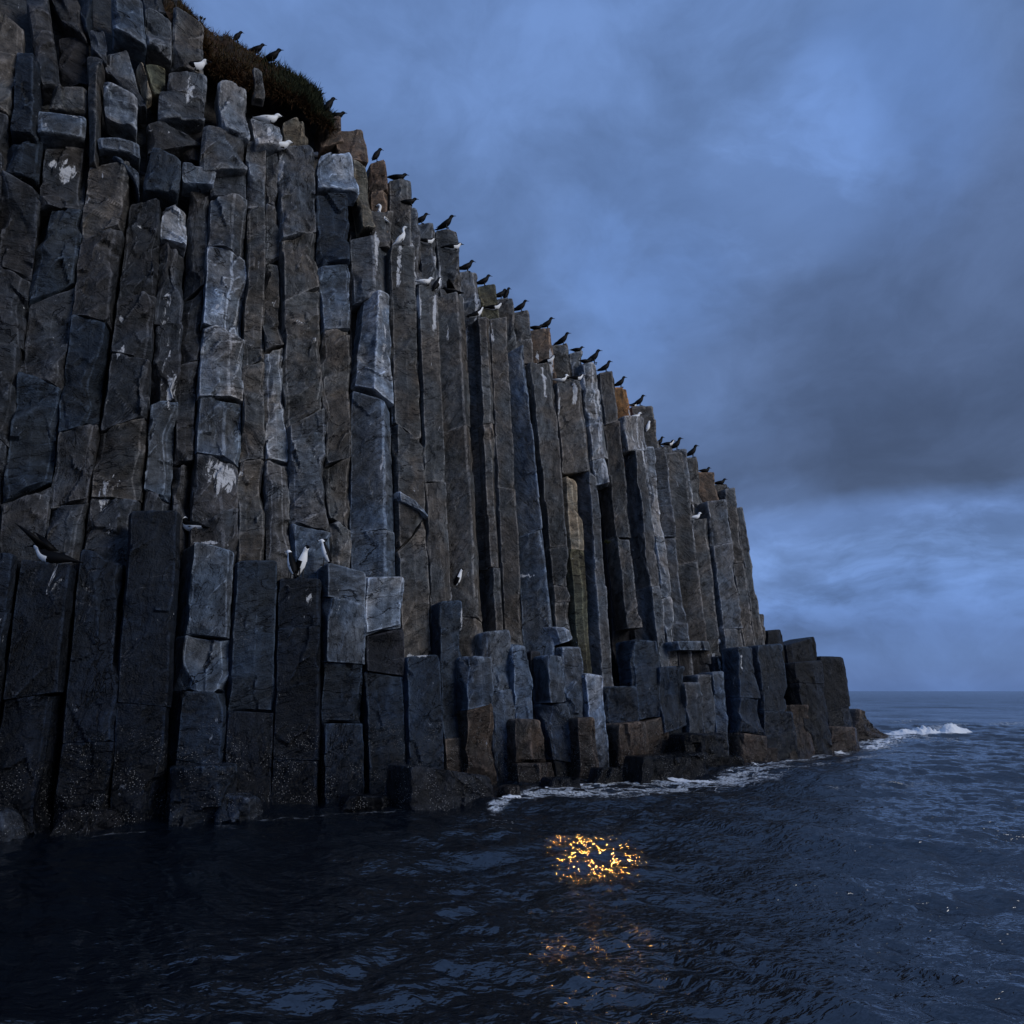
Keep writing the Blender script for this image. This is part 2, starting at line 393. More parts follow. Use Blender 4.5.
def stone(cat, label, top, bot, d, ytr=None, ybr=None, pr=None, segs=None, tint='grey', guano=.0, chips=None, thick=.8, sink=False, amp=.03,
          rtop=.05, rbot=.03, res=None, group=None, part='column_shaft', tilt=.10, jit=.035, segt=None, cut=.07, slope=None, facet=1.0):
    """top = (left x, right x, y), bot = (left x, right x, y): where the survey of the photograph puts its corners; d = metres in front of the cliff line"""
    seed = len(STONES) * 101 + 13
    rg = np.random.default_rng(seed)
    tl = wall(top[0], top[2], d); tr = wall(top[1], top[2] if ytr is None else ytr, d)
    bl = wall(bot[0], bot[2], d); br = wall(bot[1], bot[2] if ybr is None else ybr, d)
    if sink:
        bl = bl + (bl - tl) / max(tl[2] - bl[2], .2) * max(0, bl[2] + .9); br = br + (br - tr) / max(tr[2] - br[2], .2) * max(0, br[2] + .9)
    w = .5 * (np.linalg.norm(br - bl) + np.linalg.norm(tr - tl)); h = .5 * (np.linalg.norm(tl - bl) + np.linalg.norm(tr - br))
    dist = np.linalg.norm((tl + br) / 2 - CAM)
    if res is None: res = max(.03, dist * .0026)
    if pr is None:
        a = rg.uniform(.5, .72); pr = [(0, -rg.uniform(.05, .14)), (.07, 0), (a, rg.uniform(.02, .08)), (.95, -rg.uniform(.04, .12)), (1, -rg.uniform(.16, .24))]
    pr = [(u, e * min(1.6, max(.5, w / .75)) * (1.55 if e < 0 and (u < .02 or u > .98) else 1)) for u, e in pr]
    col = TINT[tint] if isinstance(tint, str) else tint
    if segs is None: segs = []
    elif isinstance(segs, int):
        k = segs; segs = sorted(min(.95, max(.05, (i + 1) / (k + 1) + rg.uniform(-.3, .3) / (k + 1))) for i in range(k))
    cuts = [0.0] + list(segs) + [1.0]
    if chips is None: chips = 5
    s1 = (slope if slope is not None else 0) * w / h
    if len(cuts) == 2:
        o = stone_piece(cat, (bl, br, tr, tl), pr, thick, (0, 0), (1, s1), seed, col, guano, None, amp, chips, rtop, rbot, (0, 0), res, cut, facet)
    else:
        o = bpy.data.objects.new(cat, None); COL.objects.link(o); o.empty_display_size = .2
        o.location = (bl + br) / 2 - N * thick * .4
        sl = [0] + [rg.uniform(-tilt, tilt) * 2 * w / h for _ in cuts[1:-1]] + [s1]
        for i in range(len(cuts) - 1):
            t = col
            g = guano
            if segt and i in segt:
                t = TINT[segt[i][0]]; g = segt[i][1]
            L = (cuts[i + 1] - cuts[i]) * h
            gap = .003 / h
            q = list(pr)
            sc = rg.uniform(.75, 1.25); q = [(u, e * sc) for u, e in pr]
            stone_piece('column_foot' if i == 0 else 'column_head' if i == len(cuts) - 2 else part, (bl, br, tr, tl), q, thick, (cuts[i] + gap, sl[i]), (cuts[i + 1] - gap, sl[i + 1]), seed + 7 * i + 1, t, g, o, amp,
                        max(1, int(round(chips * min(1.2, .45 + L / 2.5)))), rtop if i == len(cuts) - 2 else rg.uniform(.01, .04), rbot if i == 0 else rg.uniform(.01, .035),
                        (rg.uniform(-jit, jit) * .4, rg.uniform(-jit, jit)), res, cut, facet)
    tag(o, label, CATS.get(cat, 'rock'), group, 'thing')
    STONES.append(o)
    return o


CATS = dict(basalt_column='rock column', basalt_block='rock block', boulder='boulder', rock_slab='rock slab')
# ------------------------------------------------------------------ the columns
def lerp_x(a, b, ya, yb, y): return a + (b - a) * (y - ya) / (yb - ya)


def tall(label, yt, yb, xl, xr, ys, d=-.9, **k):
    f = lambda e, y: lerp_x(e[0], e[1], ys[0], ys[1], y)
    k.setdefault('thick', 1.0); k.setdefault('group', 'tall columns of the cliff face'); k.setdefault('jit', .018); k.setdefault('tilt', .14); k.setdefault('amp', .022); k.setdefault('cut', .06)
    return stone('basalt_column', label, (f(xl, yt), f(xr, yt), yt), (f(xl, yb), f(xr, yb), yb), d, **k)


def two(r, dl=-.10, dr=-.26, ridge=.07):       # two visible faces meeting at an arris
    return [(0, min(dl, -.13)), (.03, min(dl, -.13) * .72), (r - .02, ridge + .03), (r + .02, ridge + .03), (.97, dr + .04), (1, dr)]


FLAT = [(0, -.10), (.05, -.005), (.5, .03), (.93, 0), (1, -.10)]
Y1 = (300, 537); Y2 = (469, 645)

# --- middle and seaward end of the wall, near to far
tall('straight brown column just left of the pale streaked one, speckled face', 232, 640, (350, 352), (351.5, 353), Y1, d=-1.5, tint='dark')
tall('dark column foot carrying a pale streaked slab, its right face bluish', 386, 640, (355, 352.5), (391, 398.5), Y1, ytr=408, pr=two(.66, -.26, -.2), tint='blue', guano=.12, segs=[.42], tilt=.25, chips=4)
stone('basalt_block', 'tall pale block streaked white down its right face, broken slantwise below', (367, 391, 292), (357, 396, 381), -.9, ybr=404, pr=two(.42, -.26, -.12), tint='pale', guano=.42, thick=.9, chips=5, group='broken blocks on the cliff')
tall('broad rough brown column right of the pale streaked block, slanting ledge near its foot', 246, 690, (392, 398.5), (418.5, 428.5), Y1, pr=FLAT, tint='brown', segs=[.30, .52], tilt=.5, chips=5)
tall('slim brown column, right neighbour of the broad rough one, a white bird near its top', 284, 700, (418.5, 428.5), (438.5, 450), Y1, pr=FLAT, tint='brown', segs=[.2, .47], chips=4)
tall('two-faced brown column whose top carries a spread dark bird', 293, 700, (438.5, 450), (468, 483), Y1, pr=two(.58, -.24, -.24), tint='brown', segs=[.17, .62], chips=4)
tall('narrow column with a deep black groove along its left side', 317, 700, (470, 485), (490, 502), Y1, pr=[(0, -.5), (.32, -.45), (.36, 0), (.7, .06), (1, -.12)], tint='brown', segs=[.3, .68], chips=4)
tall('rough brown column directly right of the deep black groove', 318, 700, (490, 502), (508, 520.5), Y1, pr=two(.74), tint='brown', segs=[.12, .5], chips=5)
tall('dark column with a long blue-grey right face, left of the tan rounded column', 350, 690, (509.5, 521), (526, 549), (350, 537), ytr=346, pr=two(.60, -.28, -.3, .12), tint='blue', segs=[.42], chips=3, d=-.8)
tall('brown column broken low down above a thin white ledge', 361, 640, (533, 550), (556, 567), (380, 537), pr=two(.8), tint='brown', segs=[.12, .17, .3], chips=5, jit=.06)
stone('basalt_column', 'short brown column standing above the tan rounded one', (558, 586, 381), (564, 597, 472), -.85, pr=two(.66), tint='brown', thick=.8, group='tall columns of the cliff face', rbot=.12, chips=5)
tall('tan smooth column with a rounded dome top', 474, 690, (563, 577), (582, 592), Y2, pr=[(0, -.16), (.12, -.03), (.5, .08), (.88, -.03), (1, -.16)], tint='tan', segs=[.62], rtop=.45, chips=1, amp=.018, segt={0: ('olive', 0)})
tall('narrow two-faced slab column leaning between tan column and black recess', 468, 700, (583, 592), (598, 612), Y2, ytr=478, pr=[(0, -.4), (.30, -.05), (.36, .05), (.92, .0), (1, -.2)], tint='grey', chips=2, d=-.75)
stone('basalt_column', 'column streaked white with bird lime down its right face, near the skyline', (583, 600, 362), (597, 614, 484), -1.0, pr=two(.5), tint='light', guano=.52, segs=[.2, .48], group='tall columns of the cliff face')
tall('recessed column painted black as deep shade below the white streaked one', 486, 700, (599, 613), (615, 634), Y2, d=-1.75, pr=FLAT, tint='dark', chips=2)
tall('dark brown column reaching from the skyline down to a broken foot', 371, 628, (613, 633), (627, 647), Y2, pr=two(.62, -.26), tint='brown', segs=[.32, .78], chips=4, ytr=372)
stone('basalt_block', 'pale mottled block below the rust orange column top', (622, 647, 416), (628, 652, 450), -.8, pr=FLAT, tint='light', guano=.3, rbot=.1, chips=6, thick=.8, group='broken blocks on the cliff')
tall('column with a black left side, below the pale mottled block', 450, 690, (629, 650), (648, 668), Y2, pr=[(0, -.45), (.33, -.35), (.38, .05), (.9, 0), (1, -.12)], tint='grey', segs=[.4], chips=3)
tall('thin pale grey column right of the black-sided one', 446, 690, (648, 668), (657, 678), Y2, pr=FLAT, tint='light', segs=[.35, .6], chips=3)
tall('brownish column with knobbly right edge, under the pair of dark skyline birds', 447, 690, (657, 678), (670, 692), Y2, pr=two(.66, -.25), tint='grey', segs=[.25, .6], chips=5)
tall('grey column notched near its top, fifth from the seaward end of the wall', 452, 690, (669, 692), (688, 708), Y2, pr=two(.72, -.24), tint='brown', segs=[.1, .5], chips=4)
tall('narrow column topped by a ledge with one pale bird, fourth from the seaward end', 519, 690, (691, 708), (706, 722), (480, 645), pr=two(.62, -.26), tint='brown', segs=[.2], chips=3)
tall('broad smooth column, third from the seaward end of the wall', 500, 690, (709, 728), (727, 746), (500, 645), pr=two(.80, -.14), tint='grey', segs=[.3, .75], chips=4)
tall('slim column, second from the seaward end of the wall', 488, 690, (726.5, 746), (736.5, 757), (488, 645), pr=two(.6), tint='brown', segs=[.6], chips=3)
tall('last tall column at the seaward end of the wall, against the sky', 507, 690, (737, 757), (744, 767), (507, 645), pr=two(.55), tint='brown', chips=3)
stone('basalt_column', 'stump of a column leaning on the seaward end of the wall', (757, 764, 614), (762, 770, 660), -.95, tint='brown', group='tall columns of the cliff face', chips=3)

# --- broken left part of the wall
YL = (200, 420)
def left(label, yt, yb, xl, xr, **k):
    k.setdefault('amp', .045); k.setdefault('chips', 9); k.setdefault('cut', .13); k.setdefault('jit', .06); k.setdefault('rtop', .08); k.setdefault('tilt', .28)
    return tall(label, yt, yb, xl, xr, YL, **k)

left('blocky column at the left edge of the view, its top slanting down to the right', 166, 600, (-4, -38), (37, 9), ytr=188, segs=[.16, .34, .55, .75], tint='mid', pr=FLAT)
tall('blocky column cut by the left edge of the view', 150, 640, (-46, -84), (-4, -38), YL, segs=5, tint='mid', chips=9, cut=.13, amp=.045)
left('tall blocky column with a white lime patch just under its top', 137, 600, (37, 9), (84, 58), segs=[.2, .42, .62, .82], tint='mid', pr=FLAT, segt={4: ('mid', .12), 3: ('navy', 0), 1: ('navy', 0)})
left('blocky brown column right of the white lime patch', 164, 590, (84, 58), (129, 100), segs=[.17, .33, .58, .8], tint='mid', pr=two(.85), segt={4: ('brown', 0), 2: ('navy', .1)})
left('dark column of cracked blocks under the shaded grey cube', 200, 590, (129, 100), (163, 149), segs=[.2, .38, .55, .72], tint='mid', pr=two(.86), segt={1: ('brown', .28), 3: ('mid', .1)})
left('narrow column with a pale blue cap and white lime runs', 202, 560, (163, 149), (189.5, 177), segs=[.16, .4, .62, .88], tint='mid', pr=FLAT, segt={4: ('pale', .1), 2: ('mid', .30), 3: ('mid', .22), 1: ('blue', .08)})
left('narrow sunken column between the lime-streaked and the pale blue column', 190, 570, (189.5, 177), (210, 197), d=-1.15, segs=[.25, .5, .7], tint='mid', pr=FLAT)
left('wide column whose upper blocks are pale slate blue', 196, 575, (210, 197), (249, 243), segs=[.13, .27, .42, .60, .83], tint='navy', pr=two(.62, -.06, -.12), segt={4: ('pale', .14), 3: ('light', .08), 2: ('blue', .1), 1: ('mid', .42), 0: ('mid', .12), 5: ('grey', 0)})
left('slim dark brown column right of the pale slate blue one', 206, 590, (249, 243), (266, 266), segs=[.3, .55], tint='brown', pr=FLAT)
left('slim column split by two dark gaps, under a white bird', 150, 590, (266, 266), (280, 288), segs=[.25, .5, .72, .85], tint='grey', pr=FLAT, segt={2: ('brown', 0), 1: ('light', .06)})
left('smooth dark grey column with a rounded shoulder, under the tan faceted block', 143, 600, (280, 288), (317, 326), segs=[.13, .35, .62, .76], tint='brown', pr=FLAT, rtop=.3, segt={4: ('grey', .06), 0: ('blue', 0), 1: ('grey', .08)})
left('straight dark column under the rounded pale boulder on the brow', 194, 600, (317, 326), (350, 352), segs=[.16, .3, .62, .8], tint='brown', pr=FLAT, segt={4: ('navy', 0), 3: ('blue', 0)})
tall('dark upper column hanging over a black gap left of the pale streaked block', 237, 300, (351, 353), (391, 393), (240, 300), d=-1.1, tint='grey', pr=two(.5), thick=.8, chips=5, rbot=.1)
stone('basalt_block', 'square block below the dark column, beside the brow birds', (371, 396, 208), (374, 392, 246), -1.05, tint='brown', chips=6, group='broken blocks on the cliff')

# --- rank behind: the column tops that make the skyline
SKY = [
    (390, 414, 178, 'tall square column top on the skyline with one dark bird, landward end of the row', 'brown'),
    (371, 389, 160, 'pair of brown blocks on the skyline, between the rounded rocks and the square top', 'bark'),
    (403, 421, 206, 'low column top on the wall beside the two white birds', 'grey'),
    (420, 437, 222, 'broken knobbly column top behind the first two skyline birds', 'grey'),
    (438, 461, 229, 'square column top with a big dark bird standing on its left corner', 'brown'),
    (461, 480, 270, 'rounded column top just below the largest step of the skyline', 'grey'),
    (480, 499, 283, 'mossy square column top with a dark bird behind its right corner', 'olive'),
    (498, 515, 298, 'column top carrying the tight pair of dark birds', 'brown'),
    (513, 532, 309, 'square column top in the middle of the skyline, dark bird on its left corner', 'brown'),
    (530, 554, 328, 'wide brown column top sloping to the right, mid skyline', 'bark'),
    (552, 572, 341, 'upright square column top standing clear of its neighbours, mid skyline', 'brown'),
    (571, 583, 351, 'small pale column top under a crouching dark bird', 'light'),
    (612, 632, 387, 'rust orange column top on the skyline', 'rust'),
    (634, 656, 405, 'big plain square column top above the white bird', 'brown'),
    (655, 674, 446, 'column top under three dark birds in a row, seaward half', 'grey'),
    (672, 687, 449, 'small square column top, sixth from the seaward end of the skyline', 'grey'),
    (686, 699, 457, 'small column top, fifth from the seaward end of the skyline', 'brown'),
    (699, 716, 472, 'column top with a flat slab, fourth from the seaward end of the skyline', 'bark'),
    (713, 728, 484, 'column top near the seaward end of the skyline, under a lying bird', 'brown'),
]
for xl, xr, yt, lab, t in SKY:
    k = (yt - 178) / 310
    sh = .14 * 70 * (.3 + k)
    stone('basalt_column', lab, (xl, xr, yt), (xl + sh, xr + sh, yt + 80), -1.45, pr=two(.72, -.08, -.2), tint=t, thick=1.3, group='column tops along the skyline', chips=6, segs=[.6] if xl % 2 else None, slope=random.uniform(-.16, .10), rtop=random.uniform(.06, .2), amp=.035)

# --- front row of short columns standing in the sea
def front(label, top, bot, water_y=None, d=None, **k):
    if d is None:
        d = off_of(sea_point((bot[0] + bot[1]) / 2, water_y if water_y else bot[2]))
    k.setdefault('group', 'short columns along the foot of the cliff'); k.setdefault('thick', .9); k.setdefault('jit', .02); k.setdefault('rtop', .09); k.setdefault('cut', .10); k.setdefault('slope', random.uniform(-.10, .08))
    return stone('basalt_column', label, top, bot, d, sink=True, **k)

front('black short column at the left edge of the view', (-45, 17, 552), (-110, -14, 815), d=0, tint='wet', segs=3, pr=FLAT)
front('dark short column at the left with the lifted-wing bird on its top', (20, 77, 557), (-16, 52, 815), d=0, ytr=566, tint='wet', segs=[.55], pr=two(.86, -.08, -.16), chips=5)
front('dark short column with a pale triangular ledge, right of the lifted-wing bird', (80, 133, 546), (52, 110, 818), d=0, ytr=560, tint='wet', segs=[.38], pr=two(.9, -.06, -.14), chips=6)
front('taller smooth-topped black column in the front row, left of the bird with a drooping wing', (131, 183, 510), (108, 166, 818), d=.15, tint='wet', segs=[.42], pr=two(.86, -.06, -.16), chips=4)
front('front row column with a slanting light top edge, below the bird with a drooping wing', (188, 236, 538), (163, 222, 812), d=0, ytr=551, tint='blue', segs=[.28, .5, .68], pr=[(0, -.35), (.1, -.25), (.16, .0), (.9, .05), (1, -.05)], chips=5, segt={0: ('wet', 0), 1: ('navy', 0)})
front('flat-topped slate column left of the two black-and-white birds', (236, 280, 560), (221, 274, 808), d=0, tint='navy', segs=[.45], pr=FLAT, chips=5, segt={0: ('wet', 0)})
front('dark column on which the two black-and-white birds stand', (280, 324, 578), (271, 322, 806), d=.1, tint='wet', segs=[.3, .8], pr=two(.84, -.05, -.14), chips=4)
front('slate column with a smeared white lime top, right of the two black-and-white birds', (325, 367, 561), (324, 367, 806), d=.1, ytr=572, tint='navy', segs=[.4, .62, .86], pr=FLAT, chips=3, jit=.07, segt={2: ('blue', 0), 3: ('blue', .2)})
front('short blue column capped by a paler cracked block with a ring mark', (366, 405, 577), (368, 410, 803), d=.05, tint='navy', segs=[.60, .77], pr=FLAT, chips=3, jit=.10, segt={2: ('pale', .1), 1: ('dark', 0)})
front('low wet column with a white lime patch behind its flat top', (406, 442, 655), (409, 447, 800), d=.1, tint='navy', segs=[.3], pr=FLAT, segt={1: ('navy', .08)})
front('slate column above a brown stained foot, right of the lime-topped low column', (442, 464, 600), (446, 470, 795), d=-.25, tint='navy', segs=[.36], segt={0: ('bark', 0)}, pr=FLAT)
front('squat slate block column over a brown foot', (465, 494, 656), (467, 501, 795), d=.1, tint='blue', segs=[.68], segt={0: ('bark', 0)}, pr=FLAT, chips=4)
front('cracked slate column beside a black square hole', (484, 513, 630), (495, 520, 792), d=-.25, tint='blue', segs=[.66], pr=FLAT)
front('slender pale slate column with a rounded right shoulder', (512, 531, 644), (517, 537, 780), d=-.2, tint='blue', segs=[.35], pr=FLAT, rtop=.12)
front('brown barrel-shaped column swelling towards the water', (518, 546, 719), (519, 564, 786), d=.4, tint='bark', segs=[.55], pr=two(.42, -.1, -.25, .1), rtop=.14, chips=3)
front('recessed column coloured black as shade between two slate columns', (529, 549, 650), (536, 560, 780), d=-.9, tint='dark', pr=FLAT)
front('cracked bluish column behind the brown barrel-shaped one', (546, 567, 655), (557, 577, 778), d=-.15, tint='blue', segs=[.3, .68], segt={0: ('wet', 0)}, pr=FLAT)
stone('rock_slab', 'pale tilted slab propped on a dark hollow between columns', (548, 573, 625), (556, 577, 646), -.3, ytr=630, ybr=638, tint='pale', thick=.5, chips=3, pr=[(0, -.25), (.3, -.02), (.6, .06), (1, -.1)])
front('slender slate column in two lengths under the pale tilted slab', (562, 583, 646), (570, 590, 775), d=-.2, tint='blue', segs=[.43], segt={0: ('wet', 0)}, pr=FLAT)
front('pale square-shouldered column right of the tilted slab', (583, 604, 674), (588, 607, 714), d=-.1, tint='pale', pr=FLAT, chips=2)
front('brown column with a blue arris, left of a black sea hole', (579, 600, 717), (582, 605, 779), water_y=778, tint='bark', pr=two(.55, -.1, -.3, .12), chips=3)
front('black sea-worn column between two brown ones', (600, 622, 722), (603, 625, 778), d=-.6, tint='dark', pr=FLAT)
front('low slate block under the long black recess', (608, 639, 686), (612, 643, 735), d=-.3, tint='navy', segs=[.4], pr=FLAT, chips=3)
front('brown banded column foot lapped by white foam', (619, 648, 722), (622, 652, 774), water_y=773, tint='bark', pr=FLAT, chips=3, rtop=.15)
front('broad smooth slate column right of the long black recess', (633, 661, 640), (645, 672, 762), d=-.2, tint='navy', segs=[.48], pr=FLAT, chips=3, segt={0: ('bark', 0)})
front('dark pitted column with a chamfered top, right of the broad smooth one', (660, 686, 666), (667, 690, 758), d=-.05, tint='navy', segs=[.25, .5], pr=FLAT, segt={0: ('bark', 0)})
front('narrow smooth grey column behind the black foreshore rocks', (684, 702, 682), (690, 706, 750), d=-.05, tint='grey', pr=FLAT, chips=2)
front('smooth flat-faced column below the long black hollow', (697, 713, 674), (705, 721, 750), d=-.05, tint='grey', segs=[.42], pr=FLAT, chips=2)
front('column coloured dark as shade at the back of the long black hollow', (677, 713, 650), (684, 718, 740), d=-.85, tint='dark', pr=FLAT, chips=2)
stone('rock_slab', 'flat lintel block over the long black hollow, left of the white gull', (674, 714, 641), (677, 716, 650), -.35, tint='blue', thick=.9, chips=2, res=.05)
front('small glossy column with a pale arris', (714, 727, 671), (719, 732, 752), d=-.1, tint='blue', pr=two(.6), chips=4)
front('recessed column coloured black as shade under the white gull', (712, 740, 655), (720, 748, 752), d=-.7, tint='dark', pr=FLAT, chips=2)
front('broad two-tone column right of the white gull, brown at the water', (736, 759, 647), (743, 775, 764), d=.35, tint='navy', segs=[.36, .62], segt={0: ('bark', 0)}, pr=[(0, -.12), (.06, 0), (.66, .06), (.72, .05), (1, -.3)], chips=4, thick=.7)
front('smooth upright column with a rounded top corner, left of the brown stump', (760, 783, 644), (770, 800, 748), d=.15, tint='navy', segs=[.35, .5], pr=two(.8, -.1, -.3), rtop=.14, chips=3, thick=1.3)
front('small wet rock beside the brown stump', (770, 786, 727), (770, 790, 753), d=-.1, tint='wet', rtop=.2, chips=6)
front('brown banded stump standing in the water before the black columns', (790, 811, 705), (789, 817, 753), d=.25, tint='bark', pr=FLAT, rtop=.06, chips=3)
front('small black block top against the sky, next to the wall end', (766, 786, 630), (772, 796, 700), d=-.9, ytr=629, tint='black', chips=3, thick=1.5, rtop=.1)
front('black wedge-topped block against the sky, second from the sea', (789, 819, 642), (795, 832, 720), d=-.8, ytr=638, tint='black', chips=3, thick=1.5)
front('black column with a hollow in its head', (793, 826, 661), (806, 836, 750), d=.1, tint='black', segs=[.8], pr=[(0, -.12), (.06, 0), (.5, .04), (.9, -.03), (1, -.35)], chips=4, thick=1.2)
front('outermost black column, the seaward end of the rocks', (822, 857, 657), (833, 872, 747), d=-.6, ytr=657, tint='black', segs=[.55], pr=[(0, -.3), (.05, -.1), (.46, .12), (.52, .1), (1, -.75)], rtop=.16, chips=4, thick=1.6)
front('low brown rock at the foot of the outermost column', (834, 864, 727), (834, 870, 752), water_y=750, tint='bark', pr=two(.55), rtop=.12, chips=5)

# --- boulders at the water
def boulder(label, top, bot, wy, **k):
    d = off_of(sea_point((bot[0] + bot[1]) / 2, wy))
    k.setdefault('chips', 8); k.setdefault('cut', .22); k.setdefault('rtop', .2); k.setdefault('amp', .06); k.setdefault('thick', 1.1)
    return stone('boulder', label, top, bot, d, sink=True, group='boulders at the waterline', **k)

boulder('pointed dark rust rock, last one towards the open sea', (860, 872, 708), (856, 897, 741), 740, tint='bark', ytr=716, chips=9)
boulder('big flat-topped boulder with a slanting lid, in front of the brown column feet', (411, 503, 765), (408, 511, 808), 808, ytr=778, tint='mid', thick=1.5, pr=[(0, -.2), (.08, 0), (.38, .1), (.42, .08), (.9, -.2), (1, -.5)], rtop=.12)
boulder('low black boulder with a glossy top, right of the foam', (652, 716, 757), (650, 722, 778), 778, ytr=752, tint='black', thick=1.2, rtop=.1)
boulder('black upright boulder behind the low glossy one', (690, 727, 733), (694, 734, 771), 770, tint='black', thick=1.0)
boulder('dark cracked boulder left of the two-tone column', (690, 722, 726), (688, 730, 768), 760, tint='wet', thick=.9)
boulder('bluish slab-topped boulder at the foot of the front row', (172, 243, 768), (172, 238, 826), 822, ytr=764, tint='navy', rtop=.08)
boulder('small pale wedge boulder at the water, right of the slab-topped one', (222, 262, 795), (218, 270, 822), 821, ytr=797, tint='blue', rtop=.12)
boulder('rounded bluish boulder cut by the left edge of the view', (-30, 14, 810), (-40, 26, 842), 838, tint='blue')
boulder('low dark boulder between the left edge and the slab-topped one', (60, 120, 812), (50, 128, 834), 832, tint='dark', rtop=.2)

boulder('small brown boulder awash beside the flat-lidded boulder', (512, 530, 786), (508, 535, 802), 800, tint='bark', thick=.6, rtop=.15)
boulder('low wet boulder before the barrel-shaped brown column', (556, 584, 778), (552, 590, 793), 790, tint='wet', thick=.7, rtop=.12)
boulder('dark wedge boulder in the foam, before the brown banded column', (604, 626, 768), (600, 632, 784), 782, tint='dark', thick=.6, rtop=.1)
boulder('round wet boulder between the black rocks and the two-tone column', (728, 744, 756), (724, 748, 771), 769, tint='wet', thick=.6, rtop=.15)
boulder('tan-brown tilted boulder at the foot of the two-tone column', (766, 782, 748), (764, 786, 763), 761, tint='bark', thick=.6, rtop=.08)
boulder('low black boulder left of the flat-lidded one', (352, 392, 796), (346, 398, 812), 811, tint='wet', thick=.7, rtop=.1)

# --- rubble of loosened blocks on the brow, upper left
def block(label, tl, tr, br, bl, d=-.85, cat='basalt_block', **k):
    seedpts = (tl, tr, br, bl)
    k.setdefault('thick', .8); k.setdefault('chips', 6); k.setdefault('cut', .12); k.setdefault('amp', .035); k.setdefault('rtop', .07); k.setdefault('rbot', .07)
    k.setdefault('pr', [(0, -.10), (.08, -.01), (.5, .03), (.9, -.01), (1, -.10)])
    k.setdefault('group', 'broken blocks on the cliff')
    seed = len(STONES) * 101 + 13
    # a free quad: keep the four surveyed corners
    global wall
    P = [wall(p[0], p[1], d) for p in (bl, br, tr, tl)]
    w = .5 * (np.linalg.norm(P[1] - P[0]) + np.linalg.norm(P[2] - P[3]))
    tint = k.pop('tint', 'grey'); g = k.pop('guano', 0.0); grp = k.pop('group'); th = k.pop('thick'); pr = k.pop('pr')
    dist = np.linalg.norm(P[0] - CAM)
    o = stone_piece(cat, P, pr, th, (0, 0), (1, 0), seed, TINT[tint], g, None, k['amp'], k['chips'], k['rtop'], k['rbot'], (0, 0), max(.03, dist * .0024), k['cut'])
    tag(o, label, CATS[cat], grp, 'thing'); STONES.append(o); return o

block('brown rounded block at the left edge, near the top corner', (-14, 6), (24, 17), (22, 52), (-14, 45), tint='brown')
block('lower brown block at the left edge, under the rounded one', (-14, 47), (17, 52), (10, 110), (-14, 104), tint='brown')
block('long dark block at the left edge above the slanting column top', (-14, 106), (8, 112), (4, 166), (-14, 160), tint='mid')
block('upright slate slab with a sharp arris, leaning by the left edge', (17, 46), (40, 58), (37, 136), (10, 128), d=-.7, tint='navy', pr=two(.72, -.1, -.15), chips=3)
block('dark striped slab rising out of the top of the view, at the left', (24, -16), (46, -16), (60, 82), (40, 84), d=-1.2, tint='mid')
block('black slab leaning inwards at the top of the view', (46, -16), (76, -16), (88, 36), (66, 20), d=-1.2, tint='mid')
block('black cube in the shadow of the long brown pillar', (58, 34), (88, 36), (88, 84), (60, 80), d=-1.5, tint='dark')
block('dull brown cube above the pale lying slab', (52, 83), (87, 88), (86, 112), (48, 106), d=-1.0, tint='brown')
block('slate slab lying flat, with a pale bird-lime stripe on top', (38, 108), (87, 113), (84, 134), (37, 132), d=-.7, tint='blue', guano=.1, cat='rock_slab')
block('dark slab with a black gap, left of the white lime patch', (5, 141), (44, 135), (38, 176), (2, 168), d=-.95, tint='navy', cat='rock_slab')
block('long narrow brown pillar in the upper left rubble', (87, 40), (104, 58), (98, 165), (90, 160), d=-.75, tint='brown', pr=two(.6), chips=4)
block('jagged dark block beside the head of the long brown pillar', (89, 18), (105, 24), (108, 60), (92, 44), d=-.85, tint='mid', chips=9)
block('slate slab at the top edge, third from the left corner', (112, -14), (142, 0), (147, 44), (112, 27), d=-.7, tint='blue', chips=3)
block('dark slate strip at the top of the view, left of the slate slab', (74, -16), (92, -16), (92, 26), (84, 18), d=-1.0, tint='navy')
block('dark grey tilted block under the slate slab', (107, 44), (127, 44), (140, 88), (105, 68), d=-.9, tint='grey')
block('light grey cube with a black shadow under it', (103, 76), (138, 94), (138, 127), (106, 112), d=-.6, tint='light', chips=3)
block('tan wedge stuck between grey blocks', (136, 62), (144, 62), (153, 96), (146, 101), d=-.85, tint='tan', chips=3, thick=.4)
block('thin dark layered slab above the light grey cube', (104, 66), (138, 84), (148, 104), (140, 104), d=-.95, tint='mid', cat='rock_slab')
block('grey rounded block left of the upright brown block', (145, 6), (171, 18), (172, 56), (147, 44), d=-.75, tint='grey')
block('upright brown block at the edge of the turf', (174, 6), (204, 22), (204, 74), (172, 60), d=-.8, tint='brown', chips=4)
block('olive block in the middle of the rubble', (146, 60), (166, 64), (164, 96), (152, 92), d=-1.0, tint='olive')
block('dark block at the very top of the view, left of the upright brown one', (142, -14), (178, -10), (180, 8), (146, 10), d=-1.0, tint='mid')
block('grey block with a crouching white-breasted bird on it', (170, 68), (208, 74), (207, 96), (168, 86), d=-.7, tint='grey')
block('broad grey cube under the block with the crouching bird', (160, 86), (206, 94), (205, 120), (158, 118), d=-.75, tint='grey')
block('black split block with a wedge-shaped lower face', (146, 126), (170, 119), (203, 140), (148, 152), d=-.95, tint='mid', chips=9)
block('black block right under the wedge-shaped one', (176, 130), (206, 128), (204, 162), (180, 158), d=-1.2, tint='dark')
block('rounded light grey boulder block below the turf, seen nearly square', (218, 77), (248, 84), (251, 138), (222, 126), d=-.6, tint='light', rtop=.22, rbot=.15, chips=3)
